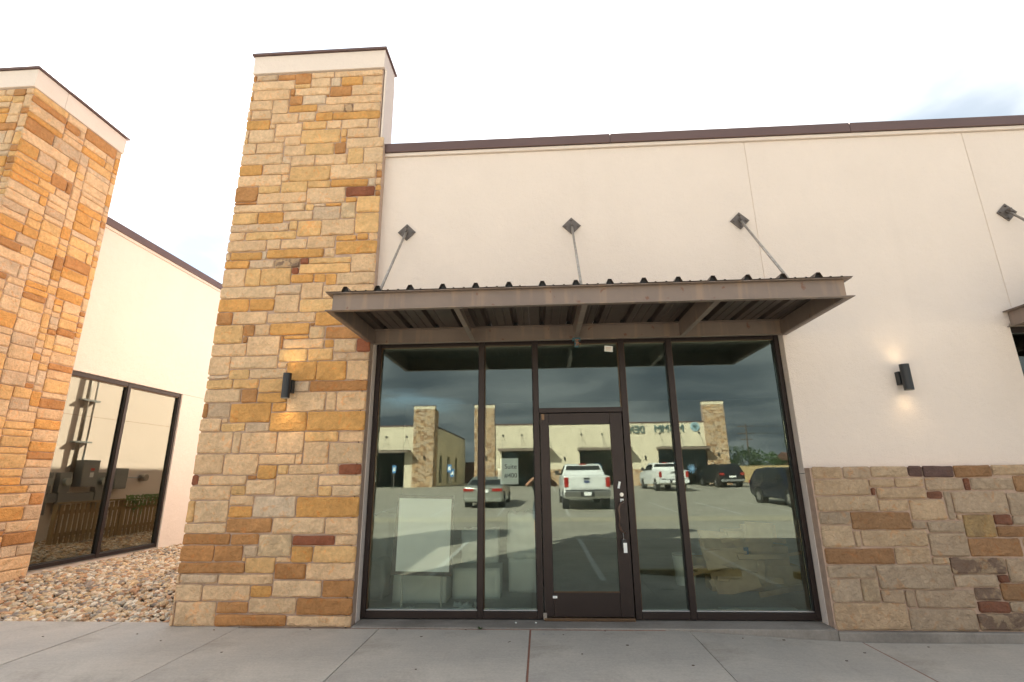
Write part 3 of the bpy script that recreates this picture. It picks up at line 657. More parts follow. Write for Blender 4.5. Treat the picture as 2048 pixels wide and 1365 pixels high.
# ------------------------------------------------------------------ ground
def grid(xs, ys, zf, name, m, parent=None, thick=0, inset=0, kind=None):
    vs = [(x, y, zf(x, y)) for y in ys for x in xs]; nx, ny = len(xs), len(ys)
    fs = [(j*nx+i, j*nx+i+1, (j+1)*nx+i+1, (j+1)*nx+i) for j in range(ny-1) for i in range(nx-1)]
    mb = MB().add(vs, fs)
    if thick:
        ring = [i for i in range(nx)]+[j*nx+nx-1 for j in range(1, ny)]+[(ny-1)*nx+i for i in range(nx-2, -1, -1)]+[j*nx for j in range(ny-2, 0, -1)]
        lo = [(vs[r][0], vs[r][1], vs[r][2]-thick) for r in ring]; o = len(mb.v); mb.v += lo; k = len(ring)
        mb.f += [(ring[i], ring[(i+1) % k], o+(i+1) % k, o+i) for i in range(k)]
    return mb.build(name, m, parent, kind=kind, bevel=inset)
def fr(a, b, n): return [a+(b-a)*i/n for i in range(n+1)]
YS = [-2.004]+fr(-3, -14, 11)+fr(-16, -40, 12)+[-50, -70, -110, -200, -400]
XS = [-400, -200, -90, -50]+fr(-30, 0, 15)+fr(.5, 4, 14)+fr(6, 30, 12)+[50, 90, 200, 400]
lot = grid(XS, YS, lot_z, 'parking_lot', 'lot_concrete', kind='structure')
Bx(-400, 400, -2.0, 400, -.42, -.32, 'ground', 'gravel_bed', kind='structure')
sw = thing('sidewalk', (0, -1, 0), None, None, kind='structure')
JT = [(-14.5, 't'), (-11.4, 't'), (-9.3, 't'), (-7.75, 't'), (-6.2, 't'), (-4.62, 't'), (-3.2, 'd'), (-1.70, 't'), (-.145, 'r'), (1.44, 't'), (3.08, 'r'), (4.65, 't'), (6.2, 'r'), (7.8, 't'), (9.4, 't'), (13, 't')]
HW = {'t': .0035, 'r': .0085, 'd': .006}
for (a, ka), (b, kb) in zip(JT[:-1], JT[1:]):
    x0, x1 = a+HW[ka], b-HW[kb]; y1 = .03 if x1 < -3.1 and x0 > -7.9 else -.174
    if x0 < -7.2 and x1 > -7.8: y1 = .03
    if x1 <= -7.7: y1 = -.10
    dz = random.uniform(-.0025, .0025)
    grid(fr(x0, x1, 6), [-1.996, -1.4, -.8, y1], lambda x, y: walk_z(x)+dz, 'slab', 'sidewalk_concrete', sw, thick=.14, inset=.005)
    if kb in 'rd' and b < 13:
        Bx(b-HW[kb]+.0005, b+HW[kb]-.0005, -1.99, -.176 if b > -3 else -.146, walk_z(b)-.12, walk_z(b)-.004, 'joint_filler', 'red_filler' if kb == 'r' else 'dark_filler', sw)
Bx(-14, 13, -1.98, .0, -.32, -.16, 'bedding', 'dark_filler', sw)
Bx(-2.0, 1.2, -.1725, -.1705, -.1, .004, 'joint_filler', 'red_filler', sw)
fd = thing('foundation', (3, 0, 0), None, None, kind='structure')
Bx(-1.995, 2.868, -.168, .30, -.32, .018, 'sill_slab', 'foundation_concrete', fd, bevel=.008)
Bx(2.872, 13, -.172, .30, -.32, -.004, 'ledge', 'foundation_concrete', fd, bevel=.01)
Bx(-3.49, 13, .302, 18.9, -.32, .016, 'shop_floor', 'floor_concrete', fd)
# painted bay lines, drain strip, wheel stop
def strip(x0, x1, y0, y1, name, m, dz=.004, parent=lot):
    n = max(1, int(abs(y1-y0)/2)); return grid([x0, x1], fr(min(y0, y1), max(y0, y1), n), lambda x, y: lot_z((x0+x1)/2 if x1-x0 < 1 else x, y)+dz, name, m, parent)
for x in (-9.75, -7.1, -4.45, -1.80, .90, 3.50, 6.15, 8.8, 11.4): strip(x-.05, x+.05, -7.0, -2.1, 'bay_line', 'stripe_paint')
for x in (-9.6, -6.9, -4.3, -1.7, 1.05, 3.3, 5.4, 7.6, 9.9, 12.2, 14.6): strip(x-.05, x+.05, -20.5, -14.1, 'bay_line', 'stripe_paint')
for x in (-13.5, -8.4, -5.2, 1, 3.7, 6.4, 9.1, 11.8, 14.5): strip(x-.05, x+.05, -38, -31, 'bay_line', 'stripe_paint')
for i in range(8): strip(-20+i*5.2, -14.85+i*5.2, -13.98, -13.88, 'bay_line', 'stripe_paint')
for i in range(10): strip(-24+i*5, -19.03+i*5, -13.6, -11.6, 'drain_slab', 'tan_concrete', .006)
def wheel_stop(x, y, label):
    o = MB().prism([(-.08, 0), (.08, 0), (.06, .10), (-.06, .10)], 'x', -.9, .9); z = lot_z(x, y)
    o.v = [(v[0]+x, v[1]+y, v[2]+z+.001) for v in o.v]
    return tag(o.build('wheel_stop', 'yellow_paint', bevel=.01), label, 'wheel stop', 'wheel stops at the head of the parking bays')
wheel_stop(2.25, -2.75, 'faded yellow wheel stop mirrored low in the glass right of the door')
wheel_stop(4.9, -2.75, 'faded yellow wheel stop mirrored low in the rightmost pane')

# ------------------------------------------------------------------ gravel between the buildings
def gz(y): return -.045+.235*sstep(.02, 1.5, y)
grid(fr(-7.30, -3.90, 6), [.032]+fr(.3, 2, 6)+[4, 9, 19], lambda x, y: gz(y)-.02, 'gravel_bed', 'gravel_bed', kind='structure')
def pebbles(name, x0, x1, y0, y1, dens, sub, r0, r1, lift=0, seed=1):
    g = np.random.default_rng(seed); n = int((x1-x0)*(y1-y0)*dens)
    bm = bmesh.new(); bmesh.ops.create_icosphere(bm, subdivisions=sub, radius=1); base = np.array([v.co[:] for v in bm.verts]); fa = np.array([[v.index for v in f.verts] for f in bm.faces]); bm.free()
    nv = len(base); V = np.empty((n, nv, 3), np.float32)
    r = g.uniform(r0, r1, n)*g.choice([1, 1, 1, 1.35], n); sc = np.stack([r*g.uniform(.9, 1.5, n), r*g.uniform(.7, 1.05, n), r*g.uniform(.42, .75, n)], 1)
    a = g.uniform(0, 6.28, n); tl = g.normal(0, .35, n); tl2 = g.normal(0, .35, n)
    jit = 1+g.uniform(-.13, .13, (n, nv, 1)); P = base[None]*jit*sc[:, None, :]
    ca, sa = np.cos(tl)[:, None], np.sin(tl)[:, None]; y, z = P[..., 1]*ca-P[..., 2]*sa, P[..., 1]*sa+P[..., 2]*ca; x = P[..., 0]
    ca, sa = np.cos(tl2)[:, None], np.sin(tl2)[:, None]; x, z = x*ca-z*sa, x*sa+z*ca
    ca, sa = np.cos(a)[:, None], np.sin(a)[:, None]; x, y = x*ca-y*sa, x*sa+y*ca
    px, py = g.uniform(x0, x1, n), g.uniform(y0, y1, n)
    hz = np.array([gz(q) for q in py])+g.uniform(-.018, .016, n)+lift
    V[..., 0] = x+px[:, None]; V[..., 1] = y+py[:, None]; V[..., 2] = z+hz[:, None]
    F = (fa[None]+(np.arange(n)*nv)[:, None, None]).reshape(-1, 3)
    me = bpy.data.meshes.new(name); me.vertices.add(n*nv); me.vertices.foreach_set('co', V.ravel())
    me.loops.add(F.size); me.loops.foreach_set('vertex_index', F.ravel().astype(np.int32)); me.polygons.add(len(F)); me.polygons.foreach_set('loop_start', np.arange(0, F.size, 3, dtype=np.int32))
    me.update(); me.polygons.foreach_set('use_smooth', np.ones(len(F), bool))
    pal = np.array([(.60, .48, .34), (.66, .57, .44), (.50, .35, .21), (.40, .23, .13), (.56, .41, .25), (.40, .35, .28), (.70, .62, .50), (.48, .28, .15), (.60, .45, .31), (.28, .23, .19), (.62, .45, .26)])
    c = pal[g.integers(0, len(pal), n)]*g.uniform(.8, 1.15, (n, 1)); C4 = np.ones((n, nv, 4), np.float32); C4[..., :3] = c[:, None, :]
    at = me.color_attributes.new('Col', 'FLOAT_COLOR', 'POINT'); at.data.foreach_set('color', C4.ravel())
    me.materials.append(MATS['pebble']); o = bpy.data.objects.new(name, me); COL.objects.link(o); return o
gr = pebbles('river_gravel', -7.27, -3.96, .045, 3.4, 900, 2, .017, .038, seed=3)
tag(gr, 'rounded tan and white river pebbles filling the gap between the two towers', 'gravel', kind='stuff')
gr2 = pebbles('river_gravel', -7.4, -3.86, 3.4, 9.5, 620, 1, .024, .040, seed=4)
tag(gr2, 'river pebbles further back, running on behind the left tower', 'gravel', kind='stuff')

# ------------------------------------------------------------------ neighbouring building on the left
nb = thing('neighbour_building', (-12, 8, 0), 'cream plaster side of the neighbouring building running back behind the left tower', 'building')
def sideprism(poly, x0, x1, nm, m='stucco', bev=.004): return MB().prism(poly, 'x', x0, x1).build(nm, m, nb, bevel=bev)
sideprism([(1.442, 3.195), (19, 3.195), (19, 5.70), (1.442, 5.70)], -7.62, -7.40, 'side_wall')
sideprism([(4.06, -.2), (19, -.2), (19, 3.192), (4.06, 3.192)], -7.62, -7.40, 'side_wall')
sideprism([(1.30, -.2), (4.058, -.2), (4.058, .235), (1.30, .235)], -7.62, -7.405, 'window_base')
MB().box(-7.62, -7.375, 1.448, 19, 5.704, 5.750).build('cornice', 'stucco', nb)
for a, b in ((1.452, 4.5), (4.504, 7.6), (7.604, 10.8), (10.804, 19)): Bx(-7.64, -7.345, a, b, 5.754, 5.885, 'coping_length', 'coping', nb, bevel=.004)
Bx(-30, -9.17, 0, .2, -.2, 5.7, 'front_wall', 'stucco', nb); Bx(-30, -7.625, .31, 19, 5.5, 5.6, 'roof', 'coping', nb); Bx(-30, -9.17, -.05, .22, 5.754, 5.885, 'coping_length', 'coping', nb)
Bx(-30, -7.4, 19.002, 19.2, -.2, 5.7, 'rear_wall', 'stucco', nb)
Bx(-9.6, -9.5, .4, 12, -.2, 3.4, 'inner_wall', 'interior_dark', nb); Bx(-9.49, -7.63, 6, 6.1, -.2, 3.4, 'inner_wall', 'interior_dark', nb); Bx(-9.49, -7.63, .45, 5.99, .2, .22, 'inner_floor', 'interior_dark', nb); Bx(-9.49, -7.63, .45, 5.99, 3.4, 3.45, 'ceiling', 'interior_dark', nb)
sw_ = thing('side_window', (-7.46, 2.7, .24), 'two-pane dark framed window low in the side wall between the towers', 'window')
def sb(a, b, z0, z1, nm, m='bronze', x0=-7.53, x1=-7.425): return Bx(x0, x1, a, b, z0, z1, nm, m, sw_, bevel=.003)
sb(1.30, 1.35, .24, 3.19, 'frame_post'); sb(4.005, 4.055, .24, 3.19, 'frame_post'); sb(2.700, 2.765, .24, 3.19, 'mullion', x1=-7.42)
for a, b in ((1.352, 2.698), (2.767, 4.003)):
    sb(a, b, .24, .30, 'bottom_rail'); sb(a, b, 3.12, 3.19, 'top_rail'); sb(a, b, .302, .314, 'glazing_bead', 'gasket', -7.51, -7.44); sb(a, b, 3.106, 3.118, 'glazing_bead', 'bronze_edge', -7.51, -7.44)
    sb(b-.008, b, .316, 3.104, 'glazing_bead', 'gasket', -7.51, -7.44)
    Bx(-7.478, -7.471, a+.001, b-.009, .316, 3.104, 'pane', 'side_glass', sw_)
Bx(-7.62, -7.39, 1.30, 4.058, .2355, .2395, 'sill_flashing', 'galvanised', sw_)

# meters and conduit on our own side wall (seen mirrored in that window)
XW = -3.845
def wallbox(y0, y1, z0, z1, d, label, cat, parts=None):
    t = thing('electric_box', (XW-d/2, (y0+y1)/2, z0), label, cat)
    Bx(XW-d, XW, y0, y1, z0, z1, 'housing', 'grey_metal', t, bevel=.006); Bx(XW-d-.012, XW-d-.001, y0+.015, y1-.015, z0+.03, z1-.02, 'door', 'grey_metal', t, bevel=.004)
    return t
b = wallbox(5.80, 6.24, 1.33, 1.95, .22, 'large grey electric switch box with a red sticker, mirrored in the side window', 'switch box')
Bx(XW-.2345, XW-.2325, 6.00, 6.10, 1.70, 1.76, 'sticker', 'red_tag', b); Bx(XW-.2345, XW-.2325, 6.00, 6.10, 1.55, 1.66, 'label_plate', 'white_paper', b)
b = wallbox(6.78, 7.18, 1.25, 1.77, .20, 'smaller grey electric box with a pipe at its side', 'switch box')
for i, (y, lab) in enumerate(((5.05, 'round electric meter nearest the frame, first of the row mirrored in the side window'), (5.50, 'round electric meter beside the large grey switch box'), (6.48, 'round electric meter between the two grey boxes'))):
    t = thing('electric_meter', (XW-.1, y, 1.3), lab, 'electric meter', 'electric meters on the side wall')
    Bx(XW-.13, XW, y-.14, y+.14, 1.22, 1.66, 'housing', 'grey_metal', t, bevel=.006); MB().tube((XW-.13, y, 1.45), (XW-.22, y, 1.45), .085, 20).build('glass_dome', 'grey_plastic', t, smooth=False); Bx(XW-.1305, XW-.05, y-.1, y+.1, .75, 1.218, 'lower_box', 'grey_metal', t)
tag(Bx(XW-.10, XW, 4.8, 6.76, 1.00, 1.20, 'wiring_trough', 'grey_metal', bevel=.004), 'long grey wiring trough running under the row of meters', 'wiring trough')
c = thing('conduit', (XW-.08, 5.75, 1.95), 'pair of vertical conduit pipes rising up the cream side wall above the switch box', 'conduit')
MB().tube((XW-.09, 5.66, 1.67), (XW-.09, 5.66, 5.2), .045, 12).build('pipe', 'galvanised', c, smooth=True); MB().tube((XW-.08, 5.88, 1.955), (XW-.08, 5.88, 5.2), .022, 12).build('pipe', 'steel', c, smooth=True)
for z in (2.35, 3.35, 4.4): Bx(XW-.14, XW, 5.52, 5.98, z, z+.035, 'strap', 'grey_metal', c)
c = thing('side_pipe', (XW-.08, 7.5, 1.53), 'short horizontal pipe with a round flange beside the smaller electric box', 'pipe')
MB().tube((XW-.10, 7.185, 1.53), (XW-.10, 7.85, 1.53), .02, 10).build('pipe', 'steel', c, smooth=True); MB().tube((XW-.18, 7.86, 1.53), (XW-.001, 7.86, 1.53), .09, 18).build('flange', 'galvanised', c)
pf = thing('picket_fence', (-4.9, 6, .19), 'low weathered picket fence before the meters, mirrored in the side window', 'fence')
for i in range(26):
    y = 4.55+i*.125; Bx(-4.925, -4.905, y, y+.075, .20, 1.00+random.uniform(-.01, .01), 'picket', 'wood', pf)
Bx(-4.903, -4.865, 4.5, 7.85, .80, .87, 'rail', 'wood', pf); Bx(-4.903, -4.865, 4.5, 7.85, .36, .43, 'rail', 'wood', pf); Bx(-4.96, -4.86, 4.5, 7.85, 1.012, 1.045, 'top_board', 'wood', pf)
for y in (4.45, 6.1, 7.88): Bx(-4.95, -4.86, y, y+.04, .15, 1.008, 'post', 'wood', pf)
iv = MB(); rr = random.Random(5)
for k in range(420):
    y = 6.1+rr.random()*1.1; z = 1.12-abs(rr.gauss(0, .22))*(1 if y > 6.35 and y < 6.7 else .45); p = Vector((-4.97-rr.random()*.06, y, z)); s = rr.uniform(.018, .032)
    u = Vector((rr.gauss(0, .5), rr.gauss(0, 1), rr.gauss(0, 1))).normalized()*s; w = u.cross(Vector((1, rr.gauss(0, .4), rr.gauss(0, .4)))).normalized()*s*.8
    iv.add([p-u, p+w, p+u, p-w], [(0, 1, 2, 3)])
tag(iv.build('trailing_ivy', 'ivy_leaf'), 'pale trailing ivy hanging over the picket fence', 'plant')

# ------------------------------------------------------------------ inside the shop
def cloth(x0, x1, y, z0, z1, m, name, label, cat, depth=.3, amp=.02, seed=1, top=None):
    """soft sided block: front, sides and top with uneven folds"""
    r = random.Random(seed); mb = MB(); n = 10
    bm = bmesh.new(); bmesh.ops.create_cube(bm, size=1); bmesh.ops.subdivide_edges(bm, edges=bm.edges, cuts=7, use_grid_fill=True)
    ph = [r.uniform(0, 6) for _ in range(4)]
    for v in bm.verts:
        x, yy, z = v.co; t = z+.5
        f = amp*(math.sin(x*11+ph[0]+z*3)+.6*math.sin(x*23+ph[1])+.8*math.sin(z*9+ph[2]+yy*5))
        v.co = Vector((x0+(x+.5)*(x1-x0)+f*.5*(1 if abs(x) > .49 else .2), y+(yy+.5)*depth-(f if yy < -.49 else 0), z0+t*(z1-z0)+(f*.8 if z > .49 else 0)))
    mb.add([tuple(v.co) for v in bm.verts], [tuple(v.index for v in f.verts) for f in bm.faces]); bm.free()
    return tag(mb.build(name, m, smooth=True), label, cat)
F0 = .017
pb = thing('poster_board', (-1.36, .3, F0), 'large blank white board propped on a dark patterned mat behind the left pane', 'board')
MB().add([(-1.67, .235, .475), (-1.06, .235, .465), (-1.045, .215, 1.25), (-1.655, .215, 1.265), (-1.67, .25, .475), (-1.06, .25, .465), (-1.045, .23, 1.25), (-1.655, .23, 1.265)], [(0, 1, 2, 3), (7, 6, 5, 4), (0, 4, 5, 1), (1, 5, 6, 2), (2, 6, 7, 3), (3, 7, 4, 0)]).build('white_sheet', 'white_paper', pb)
MB().add([(-1.73, .254, .435), (-1.035, .254, .415), (-1.02, .236, 1.285), (-1.685, .236, 1.30), (-1.73, .275, .435), (-1.035, .275, .415), (-1.02, .257, 1.285), (-1.685, .257, 1.30)], [(0, 1, 2, 3), (7, 6, 5, 4), (0, 4, 5, 1), (1, 5, 6, 2), (2, 6, 7, 3), (3, 7, 4, 0)]).build('patterned_mat', 'carpet_edge', pb)
for x in (-1.6, -1.15): MB().tube((x, .29, F0), (x, .265, .9), .012, 8).build('leg', 'grey_plastic', pb)
cloth(-1.85, -1.19, .80, F0, .37, 'white_foam', 'foam_block', 'low white wrapped block on the floor below the white board', 'block', .4, .006, 2)
cloth(-1.15, -.55, 1.03, F0, .37, 'white_foam', 'foam_block', 'low white wrapped block behind the narrow pane left of the door', 'block', .4, .005, 3)
cloth(-1.12, -.62, 1.50, F0, .78, 'white_foam', 'foam_block', 'taller grey white block standing behind the low ones', 'block', .3, .01, 4)
cloth(-.46, -.09, 1.38, F0, .42, 'white_foam', 'draped_box', 'white box close to the left door jamb, inside', 'box', .3, .006, 5)
cloth(-.47, -.02, 1.42, .425, 1.0, 'white_foam', 'draped_box', 'white draped upper box stacked on the one by the door jamb', 'box', .3, .022, 6)
cloth(-2.45, -2.02, .95, F0, .47, 'grey_plastic', 'sack', 'pale filled sack in the left corner behind the glass', 'sack', .3, .03, 7)
cloth(-2.9, -2.15, 1.4, F0, .95, 'white_foam', 'sack', 'larger pale sack behind the one in the left corner', 'sack', .4, .04, 9)
for i, (x, y, s, lab) in enumerate(((-.92, .5, .07, 'crumpled white scrap of paper on the floor behind the second pane edge'), (-1.55, .45, .04, 'small crumpled scrap on the floor under the white board'), (-.78, .62, .05, 'torn wrapping scrap beside the crumpled paper'), (-1.02, .62, .05, 'folded dull scrap lying left of the crumpled paper'))):
    cloth(x-s, x+s*1.2, y, F0, F0+s*.8, 'white_foam', 'paper_scrap', lab, 'paper scrap', s*1.6, s*.25, 20+i)
rr = random.Random(12)
CB = []
for i in range(26):
    lvl = i % 7; x = 2.05+rr.random()*.95+(.15 if lvl > 3 else 0); z = F0+.02+lvl*.10; w = rr.uniform(.35, .65); h = rr.uniform(.03, .10) if i % 3 else rr.uniform(.2, .34); y = 1.25+rr.random()*.4
    mb = MB().box(-w/2, w/2, -.012, .012, 0, h); M = Matrix.Translation((x, y, z)) @ Matrix.Rotation(R(rr.uniform(-14, 14)), 4, 'Y') @ Matrix.Rotation(R(rr.uniform(-25, 30)), 4, 'Z') @ Matrix.Rotation(R(rr.uniform(-35, 10)), 4, 'X')
    xf(mb, lambda v: M @ v); o = mb.build('cardboard_sheet', 'cardboard'); tag(o, 'flattened cardboard piece in the loose heap behind the right pane', 'cardboard', 'cardboard heaped behind the right pane'); o.rotation_mode = 'XYZ'
for i, (x, z, w, h) in enumerate(((2.75, .50, .55, .26), (2.55, F0, .7, .16), (3.0, .32, .5, .24), (3.1, F0, .55, .30), (2.35, .22, .6, .20), (2.95, .62, .4, .2))):
    mb = MB().box(x-w/2, x+w/2, 1.45+.02*i, 1.75, z, z+h); tag(mb.build('carton', 'cardboard', bevel=.005), 'closed carton %s in the cardboard heap' % ('high and leftmost', 'wide, at floor level', 'upright at mid height', 'on the floor by the right jamb', 'low and far left', 'topmost')[i], 'carton', 'cartons behind the right pane')
tag(MB().box(2.60, 2.70, 1.40, 1.43, .42, .56).build('blue_packet', 'blue_item'), 'small blue packet caught in the cardboard heap', 'packet')
bk = thing('bucket', (1.98, 1.9, F0), 'pale plastic bucket left of the cardboard heap', 'bucket'); MB().tube((1.98, 1.9, F0), (1.98, 1.9, .42), .13, 20, .155).build('pail', 'white_foam', bk, smooth=False); MB().tube((1.98, 1.9, .40), (1.98, 1.9, .415), .165, 20).build('rim', 'grey_plastic', bk)
tag(Bx(1.95, 2.79, .40, .52, F0, .055, 'white_plank', 'white_foam', bevel=.003), 'white trim plank lying on the floor inside the right pane', 'plank')
# paper sign and stickers
pp = thing('paper_sign', (-.365, .163, 1.41), 'white paper reading Suite #400 taped inside the narrow pane', 'paper sign')
Bx(-.47, -.262, .1595, .1605, 1.41, 1.70, 'sheet', 'white_paper', pp)
for s_, z in (('Suite', 1.605), ('#400', 1.505)):
    mb = text_mb(s_, .072, .0004); xf(mb, lambda v: Vector((v.x-.350, .1590-v.z*.5, v.y+z))); mb.build('lettering', 'print_black', pp)
tag(Bx(-.50, -.36, .1625, .1632, 1.47, 1.585, 'reflected_sign', 'white_paper'), 'pale sheet for a reflected white sign, overlapping the lower left of the suite sign', 'reflection')  # white sheet stands in for a sign reflected in the pane
st = thing('door_sticker', (.86, .148, 2.95), 'white sticker in the top right corner of the pane over the door', 'sticker')
MB().add([(.812, .1475, 3.028), (.806, .1475, 2.955), (.908, .1475, 2.945), (.912, .1475, 3.018), (.812, .149, 3.028), (.806, .149, 2.955), (.908, .149, 2.945), (.912, .149, 3.018)], [(0, 1, 2, 3), (7, 6, 5, 4), (0, 4, 5, 1), (1, 5, 6, 2), (2, 6, 7, 3), (3, 7, 4, 0)]).build('sheet', 'white_paper', st)
for k in range(3): Bx(.825, .89, .1468, .1473, 2.968+k*.016, 2.972+k*.016, 'printed_line', 'copper_wire', st)
def lab(x0, x1, z0, z1, label, y=.0865, tilt=0, lines=1):
    t = thing('door_sticker', ((x0+x1)/2, y, z0), label, 'sticker'); mb = MB().box(x0, x1, y-.0012, y, z0, z1)
    c = Vector(((x0+x1)/2, y, (z0+z1)/2)); xf(mb, lambda v: c+Matrix.Rotation(R(tilt), 3, 'Y') @ (v-c)); mb.build('sheet', 'white_paper', t)
    for k in range(lines): Bx(x0+(x1-x0)*.25, x1-(x1-x0)*.25, y-.0018, y-.0013, z0+(z1-z0)*(k+.8)/(lines+1), z0+(z1-z0)*(k+1)/(lines+1), 'printed_mark', 'print_black', t)
    return t
lab(.860, .884, 1.355, 1.43, 'narrow white tag on the door stile above the lock', tilt=14, lines=0)
lab(.875, .912, 1.20, 1.245, 'small white sticker just under the round door lock', lines=2)
lab(.095, .142, .235, .258, 'tiny white label on the bottom rail of the door', lines=1)
kb = thing('key_lockbox', (.885, .03, .70), 'black key lockbox with a white tag hanging from the door pull', 'lockbox')
MB().path([(.872, .02, .895), (.872, -.002, .87), (.872, .0, .83)], .004, 6).build('shackle', 'steel', kb); Bx(.850, .895, -.02, .02, .745, .832, 'box', 'keybox', kb, bevel=.006)
Bx(.862, .90, -.023, -.0205, .70, .80, 'tag', 'white_paper', kb)
# loose wiring under the middle rafter
jb = thing('junction_box', (.45, -.10, 2.99), 'small teal wiring box with loose copper wires hanging under the awning', 'junction box')
Bx(.405, .50, -.13, -.075, 3.030, 3.062, 'plate', 'teal_box', jb, bevel=.003); Bx(.43, .475, -.125, -.08, 2.95, 3.029, 'box', 'teal_box', jb, bevel=.004)
for k in range(5):
    r5 = random.Random(k); x = .44+.008*k; pts = [(x, -.13, 3.04)]
    for q in range(5): pts.append((x+r5.uniform(-.02, .03), -.14-r5.uniform(0, .02), 3.03-.017*q))
    MB().path(pts, .0025, 5).build('wire', 'copper_wire', jb)
# small things on the ground
wd = MB(); r6 = random.Random(2)
for k in range(9):
    a = r6.uniform(0, 6.28); l = r6.uniform(.03, .06); b0 = Vector((-.655, -.175, .0)); d = Vector((math.cos(a), math.sin(a)*.6, .7)).normalized(); w = d.cross(Vector((0, 0, 1))).normalized()*l*.22
    wd.add([b0, b0+d*l*.5+w, b0+d*l, b0+d*l*.5-w], [(0, 1, 2, 3)])
tag(wd.build('weed', 'leaf'), 'small green weed growing from the joint below the left mullion', 'weed')
def litter(px, py, pz, s, m, label, cat, ang=0):
    mb = MB().box(-s, s, -s*.22, s*.22, 0, s*.12); c, s_ = math.cos(ang), math.sin(ang); mb.v = [(v[0]*c-v[1]*s_+px, v[0]*s_+v[1]*c+py, v[2]+pz) for v in mb.v]; tag(mb.build('litter', m), label, cat)
litter(-.335, -.55, .002, .018, 'bark', 'short dark twig on the slab left of the red joint', 'twig', .9)
litter(-.01, -.31, .002, .012, 'blue_item', 'tiny blue scrap on the slab near the door', 'scrap')
for i, (x, y) in enumerate(((-1.2, -.42), (.18, -.33), (.75, -.62), (.32, -.86), (-1.05, -1.25), (2.6, -.75), (2.9, -.50), (-3.4, -.25), (-4.1, -.4), (-5.0, -.5), (-2.4, -.22), (-2.9, -.9), (-.8, -.19), (.6, -.2), (1.9, -.3), (2.3, -.26), (3.6, -.3), (-1.5, -.21), (-3.7, -.6), (1.2, -1.1))):
    mb = MB(); s = random.Random(i).uniform(.006, .012); mb.box(x-s, x+s, y-s*.6, y+s*.6, walk_z(x)+.002, walk_z(x)+.006)
    tag(mb.build('leaf_crumb', 'bark'), 'dark dry leaf crumb lying loose on the pavement', 'leaf crumb', 'dry leaf crumbs on the pavement')
for x in (-.30, -.09): tag(MB().box(x-.01, x+.01, -.02, -.005, .0185, .030).build('pale_pebble', 'white_foam', bevel=.004), 'pale pebble on the sill, %s' % ('the left of two' if x < -.2 else 'the right one, nearer the door'), 'pebble', 'pale pebbles on the sill')
cc = thing('cleanout_cover', (1.70, -1.49, walk_z(1.7)), 'round metal cleanout cover set in the pavement at the bottom edge', 'cover')
MB().tube((1.70, -1.49, walk_z(1.7)-.01), (1.70, -1.49, walk_z(1.7)+.010), .095, 32).build('ring', 'steel', cc); MB().tube((1.70, -1.49, walk_z(1.7)), (1.70, -1.49, walk_z(1.7)+.013), .082, 32).build('lid', 'bronze', cc)

# ------------------------------------------------------------------ buildings across the lot (mirrored in the glass)
YO = -40.0; ZB = .46
def oz(z): return z+ZB
def obox(x0, x1, d0, d1, z0, z1, nm, m, par, **k): return Bx(x0, x1, YO-d1, YO-d0, oz(z0), oz(z1), nm, m, par, **k)   # d = depth behind the facade
def small_stones(par, x0, x1, z0, z1, ynear, seed, facing='y', xface=None):
    r = random.Random(seed); rects = pack(int((x1-x0)*100), int((z1-z0)*100), [], r, list('cccgggttobbb'))
    sv, sf, sc = [], [], []
    for a, b, c, d, k in rects:
        p0, p1, q0, q1 = x0+a/100+.008, x0+c/100-.008, z0+b/100+.006, z0+d/100-.006; t = r.uniform(.015, .03); o = len(sv)
        if facing == 'y': P = [(p0, ynear, q0), (p1, ynear, q0), (p1, ynear, q1), (p0, ynear, q1)]; Q = [(x, y+t, z) for x, y, z in P]
        else: P = [(xface, p0, q0), (xface, p1, q0), (xface, p1, q1), (xface, p0, q1)]; Q = [(x+t, y, z) for x, y, z in P]
        sv += P+Q; sf += [tuple(o+i for i in f) for f in ((4, 5, 6, 7), (0, 1, 5, 4), (1, 2, 6, 5), (2, 3, 7, 6), (3, 0, 4, 7))]; sc += [tuple(list(c_*.85 for c_ in stone_colour(k, .42, r)[:3])+[1.0])]*8
    mb = MB().add(sv, sf); o = mb.build('stone_facing', 'stone_joined', par, kind='stuff'); at = o.data.color_attributes.new('Col', 'FLOAT_COLOR', 'POINT'); at.data.foreach_set('color', np.array(sc, dtype=np.float32).ravel())
def opp_tower(xa, xb, label, seed, side=True):
    t = thing('stone_tower', ((xa+xb)/2, YO, ZB), label, 'stone tower')
    Bx(xa, xb, YO-.4, YO+.112, oz(-.2), oz(7.05), 'core', 'mortar', t); small_stones(t, xa, xb, oz(0), oz(7.05), YO+.112, seed)
    if side:
        Bx(xb-.4, xb-.001, YO-1.5, YO-.401, oz(-.2), oz(7.05), 'side_core', 'mortar', t); small_stones(t, YO-1.5, YO+.11, oz(0), oz(7.05), 0, seed+1, 'x', xb)
    Bx(xa-.01, xb+.02, YO-.42, YO+.15, oz(7.052), oz(7.32), 'plaster_band', 'far_stucco', t); Bx(xa-.04, xb+.05, YO-.45, YO+.18, oz(7.322), oz(7.36), 'metal_cap', 'coping', t)
def opp_front(par, x0, x1, h=3.05):
    n = 4; w = (x1-x0)/n
    obox(x0, x1, .2, .25, .0, h, 'dark_backing', 'interior_dark', par)  # thin dark sheet stands in for the unlit room behind the panes
    f = obox(x0, x1, .1, .16, h-.08, h, 'window', 'bronze', par)
    for i in range(n+1): obox(x0+i*w-(.03 if i else 0), x0+i*w+(.03 if i < n else 0), .08, .17, 0, h-.082, 'mullion', 'bronze', f)
    for i in range(n): obox(x0+i*w+.031, x0+(i+1)*w-.031, .12, .13, .05, h-.083, 'pane', 'far_glass', f)
